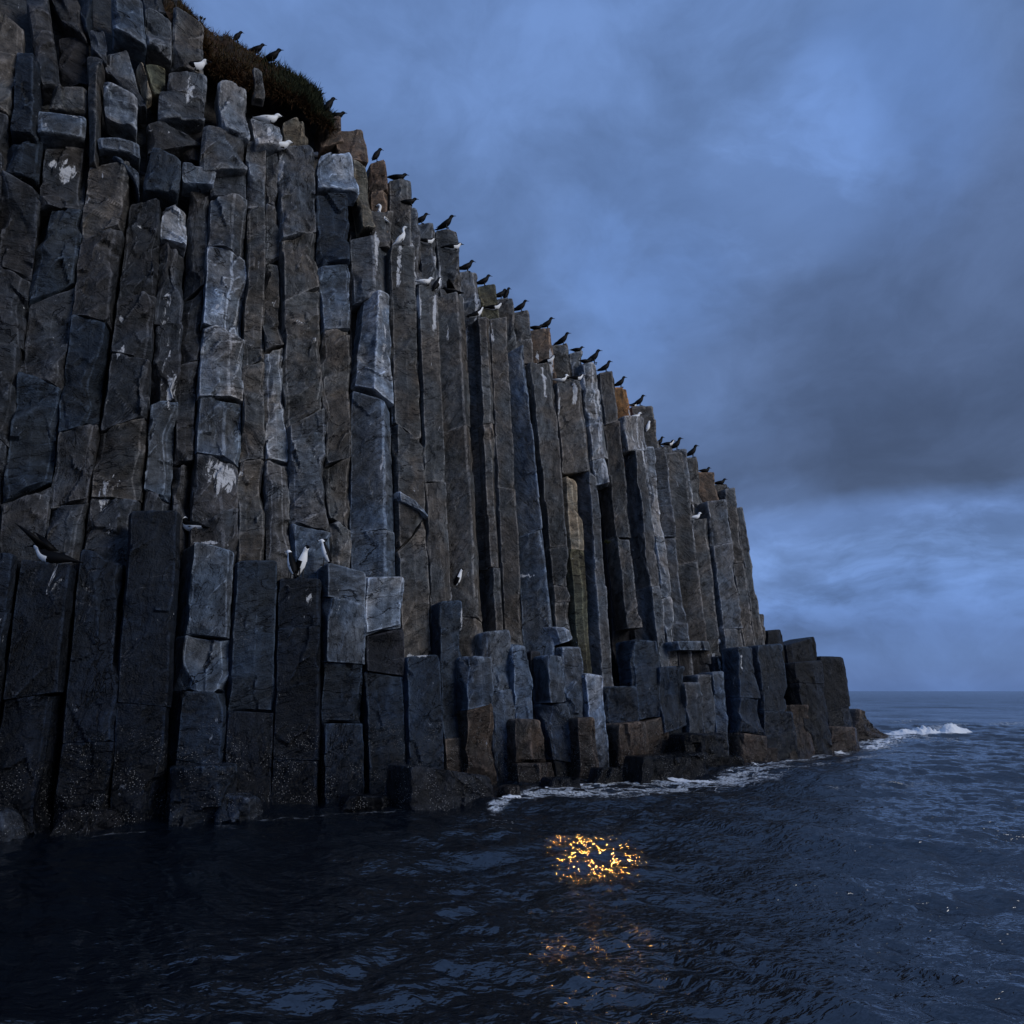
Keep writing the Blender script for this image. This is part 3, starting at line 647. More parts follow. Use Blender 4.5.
block('mottled grey block under the rounded light grey one', (204, 122), (246, 130), (247, 168), (200, 170), d=-.7, tint='grey', guano=.12, rtop=.14)
block('bluish cube on which the white gull stands', (253, 108), (282, 118), (283, 144), (256, 145), d=-.7, tint='light', rtop=.12, chips=3)
block('tan faceted block under the edge of the turf', (284, 119), (306, 116), (312, 146), (288, 144), d=-.75, tint='tan', chips=7)
block('rounded pale boulder block on the brow with a dark slot below it', (320, 152), (352, 148), (362, 192), (319, 186), d=-.75, tint='pale', rtop=.3, rbot=.1, chips=2)
block('tan strip of rock on the right of the rounded pale boulder block', (352, 158), (366, 166), (377, 226), (364, 224), d=-.95, tint='tan', chips=3)
block('brown rounded rock on the skyline right below the heather', (336, 130), (364, 126), (370, 160), (340, 158), d=-1.3, tint='bark', rtop=.25, chips=6)
block('small brown rock between the heather and the rounded skyline rock', (318, 122), (342, 112), (344, 142), (322, 146), d=-1.35, tint='bark', rtop=.2)
block('pale upright stone showing through the turf', (254, 66), (263, 70), (266, 96), (254, 94), d=-.85, tint='brown', chips=4, thick=.5)
block('flat dark slab sticking out over the brown column', (97, 136), (140, 142), (142, 155), (98, 147), d=-.65, tint='blue', cat='rock_slab')
block('curved slate shoulder on top of the brown column', (98, 148), (138, 166), (140, 196), (130, 166), d=-.75, tint='blue', chips=4)
block('dark grey cube above the dark cracked column', (153, 144), (182, 160), (180, 190), (142, 188), d=-.75, tint='navy', chips=4)
block('short bluish slab lying right of the dark grey cube', (182, 160), (216, 168), (214, 182), (183, 178), d=-.7, tint='blue', cat='rock_slab')
block('dark rubble block under the mottled grey block', (212, 168), (247, 170), (247, 198), (212, 194), d=-.95, tint='mid')
block('shaded block left of the bluish gull cube', (247, 138), (266, 146), (266, 206), (249, 205), d=-.9, tint='grey')
stone('rock_slab', 'thin blue-grey ledge stuck to the broad brown column', (398, 424, 490), (400, 430, 500), -.78, ytr=508, ybr=517, tint='pale', thick=.35, chips=2, res=.03)

# the rest of the headland behind the columns
def build_cliff():
    prof = [(-900, 0), (-500, -20), (-200, -50), (-60, -70), (60, -60), (165, -14), (200, 28), (250, 62), (310, 118), (345, 160), (372, 186), (400, 214), (440, 252), (500, 312), (560, 358), (600, 384), (640, 424), (690, 470), (715, 492), (730, 520), (741, 600), (752, 646), (800, 672), (846, 690)]
    xs = np.concatenate([np.linspace(-900, 0, 30)[:-1], np.linspace(0, 740, 90)[:-1], np.linspace(740, 846, 14)])
    px = [p[0] for p in prof]; py = [p[1] for p in prof]
    rows = []
    for x in xs:
        top = wall(x, np.interp(x, px, py), -2.0 if x < 740 else -1.9)
        foot = top - np.array([0, 0, top[2] + 1.0]) + NH * (LEAN * (top[2] + 1))
        col = [foot + (top - foot) * t for t in np.linspace(0, 1, 26)]
        depth = 14 if x < 735 else 3.0
        col += [top - NH * depth * t + np.array([0, 0, .9 * math.sin(t * 3.1)]) for t in (.06, .12, .2, .3, .5, .75, 1)]
        col += [col[-1] * np.array([1, 1, 0]) + np.array([0, 0, -1.0])]
        rows.append(col)
    A = np.array(rows)
    n = fbm(A * .8, 5, 4)[..., None]
    A = A + n * .25 * np.array([NH[0], NH[1], .3])
    nr, nc = A.shape[:2]
    idx = np.arange(nr * nc).reshape(nr, nc)
    F = np.stack([idx[:-1, :-1], idx[1:, :-1], idx[1:, 1:], idx[:-1, 1:]], -1).reshape(-1, 4)
    o = link_mesh('cliff', A.reshape(-1, 3), F, ROCK)
    # closing ends
    for e in (0, nr - 1): pass
    o.color = (.04, .038, .036, 1)
    tag(o, kind='structure')
build_cliff()
# ------------------------------------------------------------------ turf on the brow
def build_turf():
    up = [(150, -30), (178, 2), (205, 27), (238, 44), (262, 60), (298, 80), (318, 98), (332, 116)]
    lo = [(170, 20), (200, 34), (212, 74), (250, 90), (278, 98), (300, 106), (316, 124), (334, 132)]
    n, m = 70, 22
    t = np.linspace(0, len(up) - 1, n)
    ux = np.interp(t, range(len(up)), [p[0] for p in up]); uy = np.interp(t, range(len(up)), [p[1] for p in up])
    lx = np.interp(t, range(len(lo)), [p[0] for p in lo]); ly = np.interp(t, range(len(lo)), [p[1] for p in lo])
    A = np.zeros((n, m + 6, 3))
    for i in range(n):
        for j in range(m):
            s = j / (m - 1)
            A[i, j] = wall(lx[i] + (ux[i] - lx[i]) * s, ly[i] + (uy[i] - ly[i]) * s, -1.15 - .75 * s + .35 * math.sin(s * math.pi))
        for j in range(6):
            A[i, m + j] = A[i, m - 1] - NH * (.5 + j) * .8 + np.array([0, 0, .12 * j])
    A += (fbm(A * 1.6, 3, 4) * .30)[..., None] * N; A[..., 2] += .22 * fbm(A * np.array([1.9, 1.9, .3]), 12, 3)
    nr, nc = A.shape[:2]; idx = np.arange(nr * nc).reshape(nr, nc)
    F = np.stack([idx[:-1, :-1], idx[1:, :-1], idx[1:, 1:], idx[:-1, 1:]], -1).reshape(-1, 4)
    m_, nt, b = newmat('turf_soil'); b.inputs['Roughness'].default_value = .95
    geo = nd(nt, 'ShaderNodeNewGeometry')
    c = mixc(nt, mrange(nt, noise_n(nt, geo.outputs['Position'], 3, 5), .35, .65), (.016, .011, .007), (.040, .020, .009))
    nt.links.new(c, b.inputs['Base Color'])
    tag(link_mesh('turf', A.reshape(-1, 3), F, m_), kind='structure')

    def leafmat(name, c1, c2):
        m2, nt, b = newmat(name); b.inputs['Roughness'].default_value = .8; b.inputs['Specular IOR Level'].default_value = .15
        geo = nd(nt, 'ShaderNodeNewGeometry')
        nt.links.new(mixc(nt, geo.outputs['Random Per Island'], c1, c2), b.inputs['Base Color']); return m2
    def blades(name, count, pick, length, width, mat, dirf):
        V = []; F = []
        for k in range(count):
            i, j = pick(); p = A[i, j] * 1.0
            fi = min(i + 1, nr - 1); p = p + (A[fi, j] - p) * rng.random()
            d = dirf(i, j); d = d / np.linalg.norm(d); L = length * rng.uniform(.4, 1.25)
            side = np.cross(d, rng.normal(size=3)); side /= np.linalg.norm(side)
            bend = np.array([0, 0, -1.0]) * L * rng.uniform(.0, .4) + rng.normal(size=3) * L * .12
            w = width * rng.uniform(.6, 1.4); b0 = len(V)
            V += [p - side * w, p + side * w, p + d * L * .55 + bend * .3 + side * w * .7, p + d * L * .55 + bend * .3 - side * w * .7, p + d * L + bend]
            F += [(b0, b0 + 1, b0 + 2, b0 + 3), (b0 + 3, b0 + 2, b0 + 4)]
        return tag(link_mesh(name, np.array(V), F, mat, smooth=False), kind='stuff')
    upd = lambda i, j: np.array([0, 0, 1.0]) + N * rng.uniform(-.2, .7) + rng.normal(size=3) * .35
    hang = lambda i, j: N * rng.uniform(.3, 1) + np.array([0, 0, rng.uniform(-1.1, .5)]) + rng.normal(size=3) * .35
    blades('grass', 6500, lambda: (int(rng.integers(4, nr - 2)), int(min(nc - 4, abs(rng.normal(0, 7))))), .30, .012, leafmat('dry_grass', (.085, .038, .015), (.040, .028, .013)), hang)
    blades('heather', 9000, lambda: (int(np.clip(rng.normal(nr * .76, nr * .085), 0, nr - 1)), int(rng.integers(3, nc - 1))), .30 * (.6 + .8 * rng.random()), .015, leafmat('heather_leaf', (.014, .020, .010), (.040, .046, .020)), upd)
    blades('short_grass', 6500, lambda: (int(rng.integers(0, int(nr * .8))), int(rng.integers(5, nc - 2))), .26, .010, leafmat('green_blade', (.032, .032, .014), (.08, .042, .016)), upd)
    # two stalked plants standing up out of the turf edge
    mp = leafmat('plant_leaf', (.012, .014, .010), (.020, .020, .012))
    for (x, y, hh, lab) in ((200, 12, .38, 'thin dark seed-headed plant on the turf at the top of the view'), (188, 6, .25, 'low dark plant on the turf beside the taller seed-headed one')):
        base = wall(x, y + 12, -1.75); V = []; F = []
        for s in range(4):
            d = np.array([rng.uniform(-.25, .35), rng.uniform(-.2, .2), 1.0]); L = hh * rng.uniform(.7, 1.1)
            ring = []
            for k in range(6):
                tt = k / 5; r = .012 * (1 - tt * .5) if k < 4 else (.035 if k == 4 else .006)
                c = base + d * L * tt + np.array([.05 * tt * tt, 0, 0])
                ring.append([c + r * np.array([math.cos(q), math.sin(q), 0]) for q in np.linspace(0, 2 * math.pi, 7)[:-1]])
            b0 = len(V); V += [q for r_ in ring for q in r_]
            for k in range(5):
                for q in range(6): F.append((b0 + k * 6 + q, b0 + k * 6 + (q + 1) % 6, b0 + (k + 1) * 6 + (q + 1) % 6, b0 + (k + 1) * 6 + q))
        tag(link_mesh('plant', np.array(V), F, mp), lab, 'plant')
    # a tuft in a crevice of the columns
    base = wall(607, 543, -1.05); V = []; F = []
    for k in range(70):
        d = np.array([0, 0, .8]) + N * .6 + rng.normal(size=3) * .5; d /= np.linalg.norm(d); L = rng.uniform(.08, .2)
        s = np.cross(d, rng.normal(size=3)); s /= np.linalg.norm(s); p = base + T * rng.uniform(-.12, .12); b0 = len(V)
        V += [p - s * .012, p + s * .012, p + d * L]; F.append((b0, b0 + 1, b0 + 2))
    tag(link_mesh('grass_tuft', np.array(V), F, leafmat('tuft_leaf', (.05, .06, .02), (.09, .08, .03)), smooth=False), 'little green-yellow grass tuft growing in the black recess between columns', 'plant')
build_turf()

# ------------------------------------------------------------------ sea
_w = np.random.default_rng(5)
WAVES = []
for i in range(96):
    lam = 0.15 * (14 / .15) ** (i / 95.0)
    th = R(258) + _w.normal() * (.4 if lam > 2 else .6)
    amp = lam * .0050 * (_w.uniform(.6, 1.3)) * (2.1 if lam < .35 else 1.6 if lam < 1.3 else 1.35 if lam < 2.5 else .62)
    WAVES.append((lam, math.cos(th), math.sin(th), amp, _w.uniform(0, 6.283)))


def sea_h(x, y, cell=None):
    h = np.zeros_like(x)
    wx = x + .35 * np.sin(y * .9 + .4 * x) ; wy = y + .35 * np.sin(x * .8 - .3 * y)
    for lam, c, s, a, ph in WAVES:
        k = 2 * math.pi / lam
        f = 1.0 if cell is None else np.clip((lam / (cell * 2.6) - .6), 0, 1)
        arg = k * (wx * c + wy * s) + ph
        h = h + a * f * (np.sin(arg) + .22 * np.cos(2 * arg))
    # sheltered water under the cliff at the left, livelier towards the open sea
    shelter = np.clip((x + 9) / 9, .62, .92)
    return h * shelter


def sea_material():
    m, nt, b = newmat('sea_water'); L = nt.links
    b.inputs['Base Color'].default_value = (.0016, .004, .008, 1)
    b.inputs['Roughness'].default_value = .05; b.inputs['IOR'].default_value = 1.7; b.inputs['Specular IOR Level'].default_value = .5
    geo = nd(nt, 'ShaderNodeNewGeometry'); pos = geo.outputs['Position']
    mp = nd(nt, 'ShaderNodeMapping'); mp.inputs['Rotation'].default_value = (0, 0, R(-12)); mp.inputs['Scale'].default_value = (.75, 1.7, 1); L.new(pos, mp.inputs[0])
    a = noise_n(nt, mp.outputs[0], 3.4, 4, .55, .6)
    b2 = noise_n(nt, mp.outputs[0], 9.0, 2, .5, .4)
    c = noise_n(nt, pos, .35, 2)
    h = math_n(nt, 'ADD', math_n(nt, 'MULTIPLY', a, .075), math_n(nt, 'MULTIPLY', b2, .052))
    h = math_n(nt, 'MULTIPLY', h, mrange(nt, c, .35, .65, .55, 1.1))
    sep = nd(nt, 'ShaderNodeSeparateXYZ'); L.new(pos, sep.inputs[0])
    h = math_n(nt, 'MULTIPLY', h, mrange(nt, sep.outputs[0], -7, 4, .4, 1.0))
    fa = nd(nt, 'ShaderNodeAttribute', attribute_name='foam')
    warp = nd(nt, 'ShaderNodeVectorMath', operation='MULTIPLY_ADD'); wn = nd(nt, 'ShaderNodeTexNoise'); wn.inputs['Scale'].default_value = 1.3; wn.inputs['Detail'].default_value = 4; L.new(pos, wn.inputs['Vector'])
    L.new(wn.outputs[1], warp.inputs[0]); warp.inputs[1].default_value = (1.1, .7, 0); L.new(pos, warp.inputs[2])
    mf = nd(nt, 'ShaderNodeMapping'); mf.inputs['Rotation'].default_value = (0, 0, R(-33)); mf.inputs['Scale'].default_value = (.6, 1.15, 1); L.new(warp.outputs[0], mf.inputs[0])
    f1 = noise_n(nt, mf.outputs[0], 1.9, 6, .6, .4)
    rid = math_n(nt, 'SUBTRACT', 1.0, math_n(nt, 'MULTIPLY', math_n(nt, 'ABSOLUTE', math_n(nt, 'SUBTRACT', f1, .5)), 7.0))
    lace = mrange(nt, math_n(nt, 'ADD', rid, math_n(nt, 'MULTIPLY', fa.outputs['Fac'], 1.25)), 1.25, 1.75)
    lace = math_n(nt, 'MULTIPLY', lace, mrange(nt, fa.outputs['Fac'], .02, .3))
    lace = math_n(nt, 'MULTIPLY', lace, mrange(nt, noise_n(nt, pos, 14, 3, .7), .35, .6, .3, 1))
    L.new(mixc(nt, lace, (.0016, .004, .008), (.62, .66, .70)), b.inputs['Base Color'])
    ln = nd(nt, 'ShaderNodeVectorMath', operation='LENGTH'); L.new(pos, ln.inputs[0])
    rg_ = mrange(nt, ln.outputs['Value'], 14, 200, .025, .20)
    L.new(math_n(nt, 'MAXIMUM', rg_, mrange(nt, lace, 0, 1, 0, .6)), b.inputs['Roughness'])
    L.new(mrange(nt, ln.outputs['Value'], 15, 400, 1.95, 1.5), b.inputs['IOR'])
    h = math_n(nt, 'ADD', h, math_n(nt, 'MULTIPLY', lace, .03))
    bp = nd(nt, 'ShaderNodeBump'); bp.inputs['Strength'].default_value = .8; bp.inputs['Distance'].default_value = 1.0
    L.new(h, bp.inputs['Height']); L.new(bp.outputs[0], b.inputs['Normal'])
    return m


def build_sea():
    ang = np.concatenate([np.linspace(-180, -58, 40)[:-1], np.linspace(-58, 58, 1150), np.linspace(58, 180, 40)[1:]])
    a = np.radians(ang)
    r = np.concatenate([[.05], np.geomspace(2.2, 60, 900), np.geomspace(60, 9000, 420)[1:]])
    Rr, Aa = np.meshgrid(r, a, indexing='ij')
    X = Rr * np.sin(Aa); Y = Rr * np.cos(Aa)
    dr = np.gradient(r)[:, None]; cell = np.maximum(dr, Rr * R(.101))
    Z = sea_h(X, Y, cell) * np.clip((2500 - Rr) / 2000, 0, 1)
    P = np.stack([X, Y, Z], -1)
    nr, nc = X.shape; idx = np.arange(nr * nc).reshape(nr, nc)
    F = np.stack([idx[:-1, :-1], idx[:-1, 1:], idx[1:, 1:], idx[1:, :-1]], -1).reshape(-1, 4)[:, ::-1]
    FL = [([(520, 803), (545, 792), (590, 786), (640, 779), (690, 782), (728, 778)], .75, 1.0), ([(728, 778), (760, 768), (802, 759), (840, 753), (880, 747)], .8, .62), ([(560, 796), (640, 792), (720, 782), (780, 770)], 1.3, .82),
          ([(780, 772), (840, 763), (900, 752)], .9, .5), ([(866, 746), (905, 736)], 1.5, .9), ([(905, 733), (960, 726), (1040, 722)], 2.6, .6), ([(838, 787), (930, 782)], .8, .45), ([(495, 808), (515, 804)], .3, 1.0),
          ([(60, 838), (200, 828), (340, 816), (440, 810)], .3, .42), ([(900, 722), (960, 720), (1050, 718)], 3.0, .5), ([(1000, 753), (1060, 752)], 1.0, .45)]
    fo = np.zeros_like(X)
    for pts, rad, amt in FL:
        q = np.array([sea_point(*p)[:2] for p in pts])
        for i in range(len(q) - 1):
            e = q[i + 1] - q[i]; t = np.clip(((X - q[i, 0]) * e[0] + (Y - q[i, 1]) * e[1]) / (e @ e), 0, 1)
            dd = np.hypot(X - q[i, 0] - t * e[0], Y - q[i, 1] - t * e[1])
            fo = np.maximum(fo, amt * np.clip(1 - dd / rad, 0, 1) ** .8)
    o = link_mesh('sea', P.reshape(-1, 3), np.ascontiguousarray(F), sea_material(), angle=None)
    at = o.data.attributes.new('foam', 'FLOAT', 'POINT'); at.data.foreach_set('value', fo.ravel().astype(np.float32))
    tag(o, kind='structure')
build_sea()


# ------------------------------------------------------------------ foam and the breaking wave
def foam_material():
    m, nt, b = newmat('foam'); b.inputs['Base Color'].default_value = (.84, .86, .88, 1); b.inputs['Roughness'].default_value = .6
    geo = nd(nt, 'ShaderNodeNewGeometry')
    bp = nd(nt, 'ShaderNodeBump'); bp.inputs['Strength'].default_value = .7; bp.inputs['Distance'].default_value = .05
    nt.links.new(noise_n(nt, geo.outputs['Position'], 22, 4, .7), bp.inputs['Height']); nt.links.new(bp.outputs[0], b.inputs['Normal'])
    return m
FOAM = foam_material()


def foam(name, px_pts, half, thr, seed, height=.03, res=.035, stretch=2.2, kind='stuff', label=None, cat=None):
    """lacy foam along a line on the water (surveyed points), half = half width in metres"""
    pts = np.array([sea_point(*p)[:2] for p in px_pts])
    seg = np.concatenate([[0], np.cumsum(np.linalg.norm(np.diff(pts, axis=0), axis=1))])
    n = max(8, int(seg[-1] / res)); m = max(6, int(2 * half / res))
    s = np.linspace(0, seg[-1], n); cx = np.interp(s, seg, pts[:, 0]); cy = np.interp(s, seg, pts[:, 1])
    tx = np.gradient(cx); ty = np.gradient(cy); l = np.hypot(tx, ty); tx /= l; ty /= l
    v = np.linspace(-half, half, m)
    X = cx[:, None] - ty[:, None] * v; Y = cy[:, None] + tx[:, None] * v
    q = np.stack([np.broadcast_to(s[:, None], X.shape) / stretch, np.broadcast_to(v, X.shape) * 1.0, np.zeros_like(X)], -1)
    rid = 1 - np.abs(fbm(q * 2.3 + seed, seed, 4, .6)) * 2.6
    soft = fbm(q * 1.1 + seed + 50, seed + 3, 3)
    edge = (1 - (np.abs(v) / half) ** 2)[None, :] * np.clip(np.minimum(s, seg[-1] - s) / (half * .8 + .01), 0, 1)[:, None]
    mask = rid * .62 + soft * .45 + edge * .9 - .75
    Z = sea_h(X, Y) + .012 + np.clip(mask - thr, 0, .6) * height + height * .35 * fbm(q * 9, seed + 8, 3)
    idx = np.arange(n * m).reshape(n, m)
    F = np.stack([idx[:-1, :-1], idx[1:, :-1], idx[1:, 1:], idx[:-1, 1:]], -1)
    keep = (mask[:-1, :-1] > thr) & (mask[1:, 1:] > thr) & (mask[1:, :-1] > thr) & (mask[:-1, 1:] > thr)
    F = np.ascontiguousarray(F[keep][:, ::-1])
    if len(F) < 4: print('no foam', seed); return
    used = np.unique(F); remap = np.zeros(n * m, int); remap[used] = np.arange(len(used))
    o = link_mesh(name, np.stack([X, Y, Z], -1).reshape(-1, 3)[used], remap[F], FOAM, angle=None)
    tag(o, label, cat, None, kind)


foam('sea_foam', [(540, 795), (556, 786), (590, 783), (622, 777), (655, 776), (690, 780), (724, 780)], .46, .44, 3, .05, res=.022)
foam('sea_foam', [(722, 776), (748, 769), (775, 764), (802, 757), (836, 752), (872, 748)], .5, .60, 14, .04, res=.03)
foam('sea_foam', [(862, 748), (884, 742), (902, 737)], .8, .30, 31, .06, res=.04)
foam('sea_foam', [(503, 806), (512, 803), (521, 801)], .2, .12, 25, .10, res=.02)


def breaker(px_pts, half, height, label):
    pts = np.array([sea_point(*p)[:2] for p in px_pts])
    seg = np.concatenate([[0], np.cumsum(np.linalg.norm(np.diff(pts, axis=0), axis=1))])
    n, m = 130, 40
    s = np.linspace(0, seg[-1], n); cx = np.interp(s, seg, pts[:, 0]); cy = np.interp(s, seg, pts[:, 1])
    v = np.linspace(-1, 1, m)
    X = np.broadcast_to(cx[:, None], (n, m)).copy(); Y = cy[:, None] + v[None, :] * half
    q = np.stack([X * 1.6, Y * 1.6, np.zeros_like(X)], -1)
    prof = np.exp(-(v * 1.6) ** 2)[None, :] - math.exp(-2.56)
    taper = np.sin(np.clip(s / seg[-1], 0, 1) * math.pi)[:, None] ** .55
    hh = height * (.75 + .5 * fbm(np.stack([s * .8, s * 0, s * 0], -1), 4, 2))[:, None]
    Z = hh * prof * taper * (1 + .5 * fbm(q, 7, 4)) + .24 * fbm(q * 3.5, 8, 5, .65) * prof * taper - .07
    idx = np.arange(n * m).reshape(n, m)
    F = np.stack([idx[:-1, :-1], idx[1:, :-1], idx[1:, 1:], idx[:-1, 1:]], -1).reshape(-1, 4)
    tag(link_mesh('breaking_wave', np.stack([X, Y, Z], -1).reshape(-1, 3), F, FOAM, angle=None), label, 'wave')
breaker([(878, 735), (905, 735), (935, 735), (972, 733)], 1.0, .62, 'white breaking wave rolling in just off the pointed end rock')

# ------------------------------------------------------------------ birds
def flatmat(name, c, r=.6):
    m, nt, b = newmat(name); b.inputs['Base Color'].default_value = (*c, 1); b.inputs['Roughness'].default_value = r; b.inputs['Specular IOR Level'].default_value = .12; return m
BLACK = flatmat('dark_plumage', (.003, .003, .0035)); WHITE = flatmat('white_plumage', (.93, .93, .92)); BILL = flatmat('bill', (.03, .028, .025), .4)
POSES = dict(
    # spine points: x forward, z up, half width, half height
    perch=[(-.235, .045, .006, .004), (-.18, .085, .022, .012), (-.115, .125, .045, .035), (-.05, .165, .062, .056), (.01, .205, .066, .062), (.055, .255, .056, .054), (.085, .305, .036, .038), (.10, .345, .032, .034), (.12, .372, .033, .034), (.145, .378, .024, .024), (.165, .376, .010, .010), (.215, .372, .003, .004)],
    upright=[(-.12, .015, .006, .004), (-.095, .06, .03, .02), (-.065, .12, .056, .05), (-.035, .19, .068, .066), (-.005, .26, .066, .064), (.02, .325, .050, .050), (.035, .375, .036, .038), (.048, .41, .036, .038), (.07, .435, .034, .034), (.092, .437, .022, .022), (.108, .434, .010, .010), (.15, .428, .003, .004)],
    crouch=[(-.25, .085, .006, .004), (-.19, .095, .028, .012), (-.12, .105, .052, .036), (-.05, .11, .068, .056), (.02, .118, .068, .060), (.075, .14, .054, .050), (.11, .175, .038, .038), (.128, .205, .034, .034), (.152, .222, .033, .032), (.175, .224, .022, .021), (.192, .222, .010, .010), (.235, .218, .003, .004)],
    gull=[(-.27, .125, .006, .004), (-.20, .13, .028, .012), (-.12, .14, .055, .040), (-.04, .15, .072, .062), (.03, .165, .070, .066), (.085, .20, .052, .052), (.115, .245, .036, .038), (.132, .28, .036, .036), (.158, .298, .036, .035), (.185, .298, .024, .023), (.205, .295, .011, .011), (.25, .288, .003, .005)],
    longneck=[(-.20, .035, .006, .004), (-.15, .075, .026, .014), (-.095, .125, .05, .042), (-.045, .185, .062, .058), (.0, .245, .056, .054), (.03, .305, .036, .036), (.03, .36, .026, .027), (.015, .415, .024, .025), (.018, .46, .026, .027), (.045, .49, .029, .028), (.075, .49, .018, .018), (.14, .47, .003, .004)],
)
_bm = {}


def bird_mesh(pose, colour, wings):
    key = (pose, colour, wings)
    if key in _bm: return _bm[key]
    sp = np.array(POSES[pose]); ns = len(sp); K = 12
    # refine the spine
    tt = np.linspace(0, ns - 1, ns * 3 - 2)
    def cr(col):
        out = []
        for t in tt:
            i = int(min(t, ns - 2)); f = t - i
            p0 = sp[max(i - 1, 0), col]; p1 = sp[i, col]; p2 = sp[i + 1, col]; p3 = sp[min(i + 2, ns - 1), col]
            out.append(.5 * (2 * p1 + (p2 - p0) * f + (2 * p0 - 5 * p1 + 4 * p2 - p3) * f * f + (3 * p1 - p0 - 3 * p2 + p3) * f ** 3))
        return np.array(out)
    X, Z, W, H = cr(0), np.maximum(cr(1) - (.065 if pose in ('perch', 'crouch', 'gull') else .012), .018), np.maximum(cr(2), .002), np.maximum(cr(3), .002)
    V = []; F = []; MI = []
    for i in range(len(tt)):
        a = max(i - 1, 0); b = min(i + 1, len(tt) - 1)
        tx, tz = X[b] - X[a], Z[b] - Z[a]; l = math.hypot(tx, tz); tx /= l; tz /= l
        for k in range(K):
            q = 2 * math.pi * k / K; c, s = math.cos(q), math.sin(q)
            V.append((X[i] - tz * H[i] * s, W[i] * c, Z[i] + tx * H[i] * s))
    nseg = len(tt) - 1
    for i in range(nseg):
        f = i / nseg
        for k in range(K):
            F.append((i * K + k, (i + 1) * K + k, (i + 1) * K + (k + 1) % K, i * K + (k + 1) % K))
            under = k >= K // 2              # belly side
            if f > .93: mi = 2
            elif colour == 'dark': mi = 0
            elif colour == 'white': mi = 1
            elif colour == 'grey': mi = 1 if (under or f > .6) else 0
            elif colour == 'pied': mi = 1 if ((under and .36 < f < .76) or (8 <= k <= 9 and .1 < f < .5)) else 0
            elif colour == 'whitehead': mi = 1 if (f > .62 or (under and .12 < f)) else 0
            MI.append(mi)
    F.append(tuple(range(K))); MI.append(0 if colour != 'white' else 1)
    F.append(tuple((nseg * K + k) for k in range(K))[::-1]); MI.append(2)
    def wing(pts, th):
        b0 = len(V)
        c = np.mean(pts, 0)
        for p in pts: V.append(tuple(p))
        n_ = np.array(th); V.append(tuple(c + n_)); V.append(tuple(c - n_)); n = len(pts)
        for k in range(n):
            F.append((b0 + k, b0 + (k + 1) % n, b0 + n)); F.append((b0 + (k + 1) % n, b0 + k, b0 + n + 1)); MI.extend([0, 0])
    sh = int(len(tt) * .52); tl = int(len(tt) * .12)
    for s in (-1, 1):
        if wings == 'folded':
            pts = [np.array((X[i], s * (W[i] * .93 + .006), Z[i] + H[i] * .35)) for i in (sh, (sh + tl) // 2, tl)] + [np.array((X[tl] - .05, s * .012, Z[tl] + .015)), np.array((X[(sh + tl) // 2], s * (W[(sh + tl) // 2] * .97 + .006), Z[(sh + tl) // 2] - H[(sh + tl) // 2] * .3)), np.array((X[sh], s * (W[sh] * .95 + .004), Z[sh] - H[sh] * .25))]
            b4 = len(MI); wing(pts, (0, s * .012, 0))
            if colour == 'white':
                for q in range(b4, len(MI)): MI[q] = 1
        elif wings == 'spread':
            wing([np.array((X[sh], s * W[sh], Z[sh] + .02)), np.array((X[sh] - .02, s * .20, Z[sh] + .06)), np.array((X[sh] - .10, s * .36, Z[sh] + .02)), np.array((X[sh] - .15, s * .20, Z[sh] + .01)), np.array((X[sh] - .17, s * .05, Z[sh] - .01))], (0, 0, .012))
        elif wings == 'lifted':
            wing([np.array((X[sh], s * W[sh], Z[sh] + .02)), np.array((X[sh] + .10, s * .11, Z[sh] + .14)), np.array((X[sh] + .19, s * .15, Z[sh] + .23)), np.array((X[sh] + .06, s * .12, Z[sh] + .16)), np.array((X[sh] - .10, s * .07, Z[sh] + .03))], (0, s * .012, 0))
    # legs and feet
    zb = 0
    ib = int(len(tt) * .40)
    for s in (-1, 1):
        x0, y0, z1 = X[ib], s * .028, Z[ib] - H[ib] * .6
        b0 = len(V)
        for z, r in ((z1, .010), (.012, .007)):
            for q in range(6): V.append((x0 + r * math.cos(q * 1.047), y0 + r * math.sin(q * 1.047), z))
        for q in range(6): F.append((b0 + q, b0 + (q + 1) % 6, b0 + 6 + (q + 1) % 6, b0 + 6 + q)); MI.append(2)
        b0 = len(V)
        for p in ((x0 - .015, y0, 0), (x0 + .055, y0 - .022, 0), (x0 + .055, y0 + .022, 0), (x0, y0, .016)): V.append(p)
        for f in ((0, 2, 1), (0, 1, 3), (1, 2, 3), (2, 0, 3)): F.append(tuple(b0 + q for q in f)); MI.append(2)
    me = bpy.data.meshes.new('seabird')
    me.from_pydata(V, [], F); me.update()
    for m in (BLACK, WHITE, BILL): me.materials.append(m)
    me.polygons.foreach_set('material_index', MI); me.polygons.foreach_set('use_smooth', [True] * len(F))
    me.validate(); me.update()
    _bm[key] = me
    return me


bpy.context.view_layer.update()
DG = bpy.context.evaluated_depsgraph_get()


def cast(o, d, far=200):
    hit, loc, nor, i, ob, m = SC.ray_cast(DG, Vector(o), Vector(d).normalized(), distance=far)
    return (np.array(loc), ob) if hit else (None, None)


NB = 0


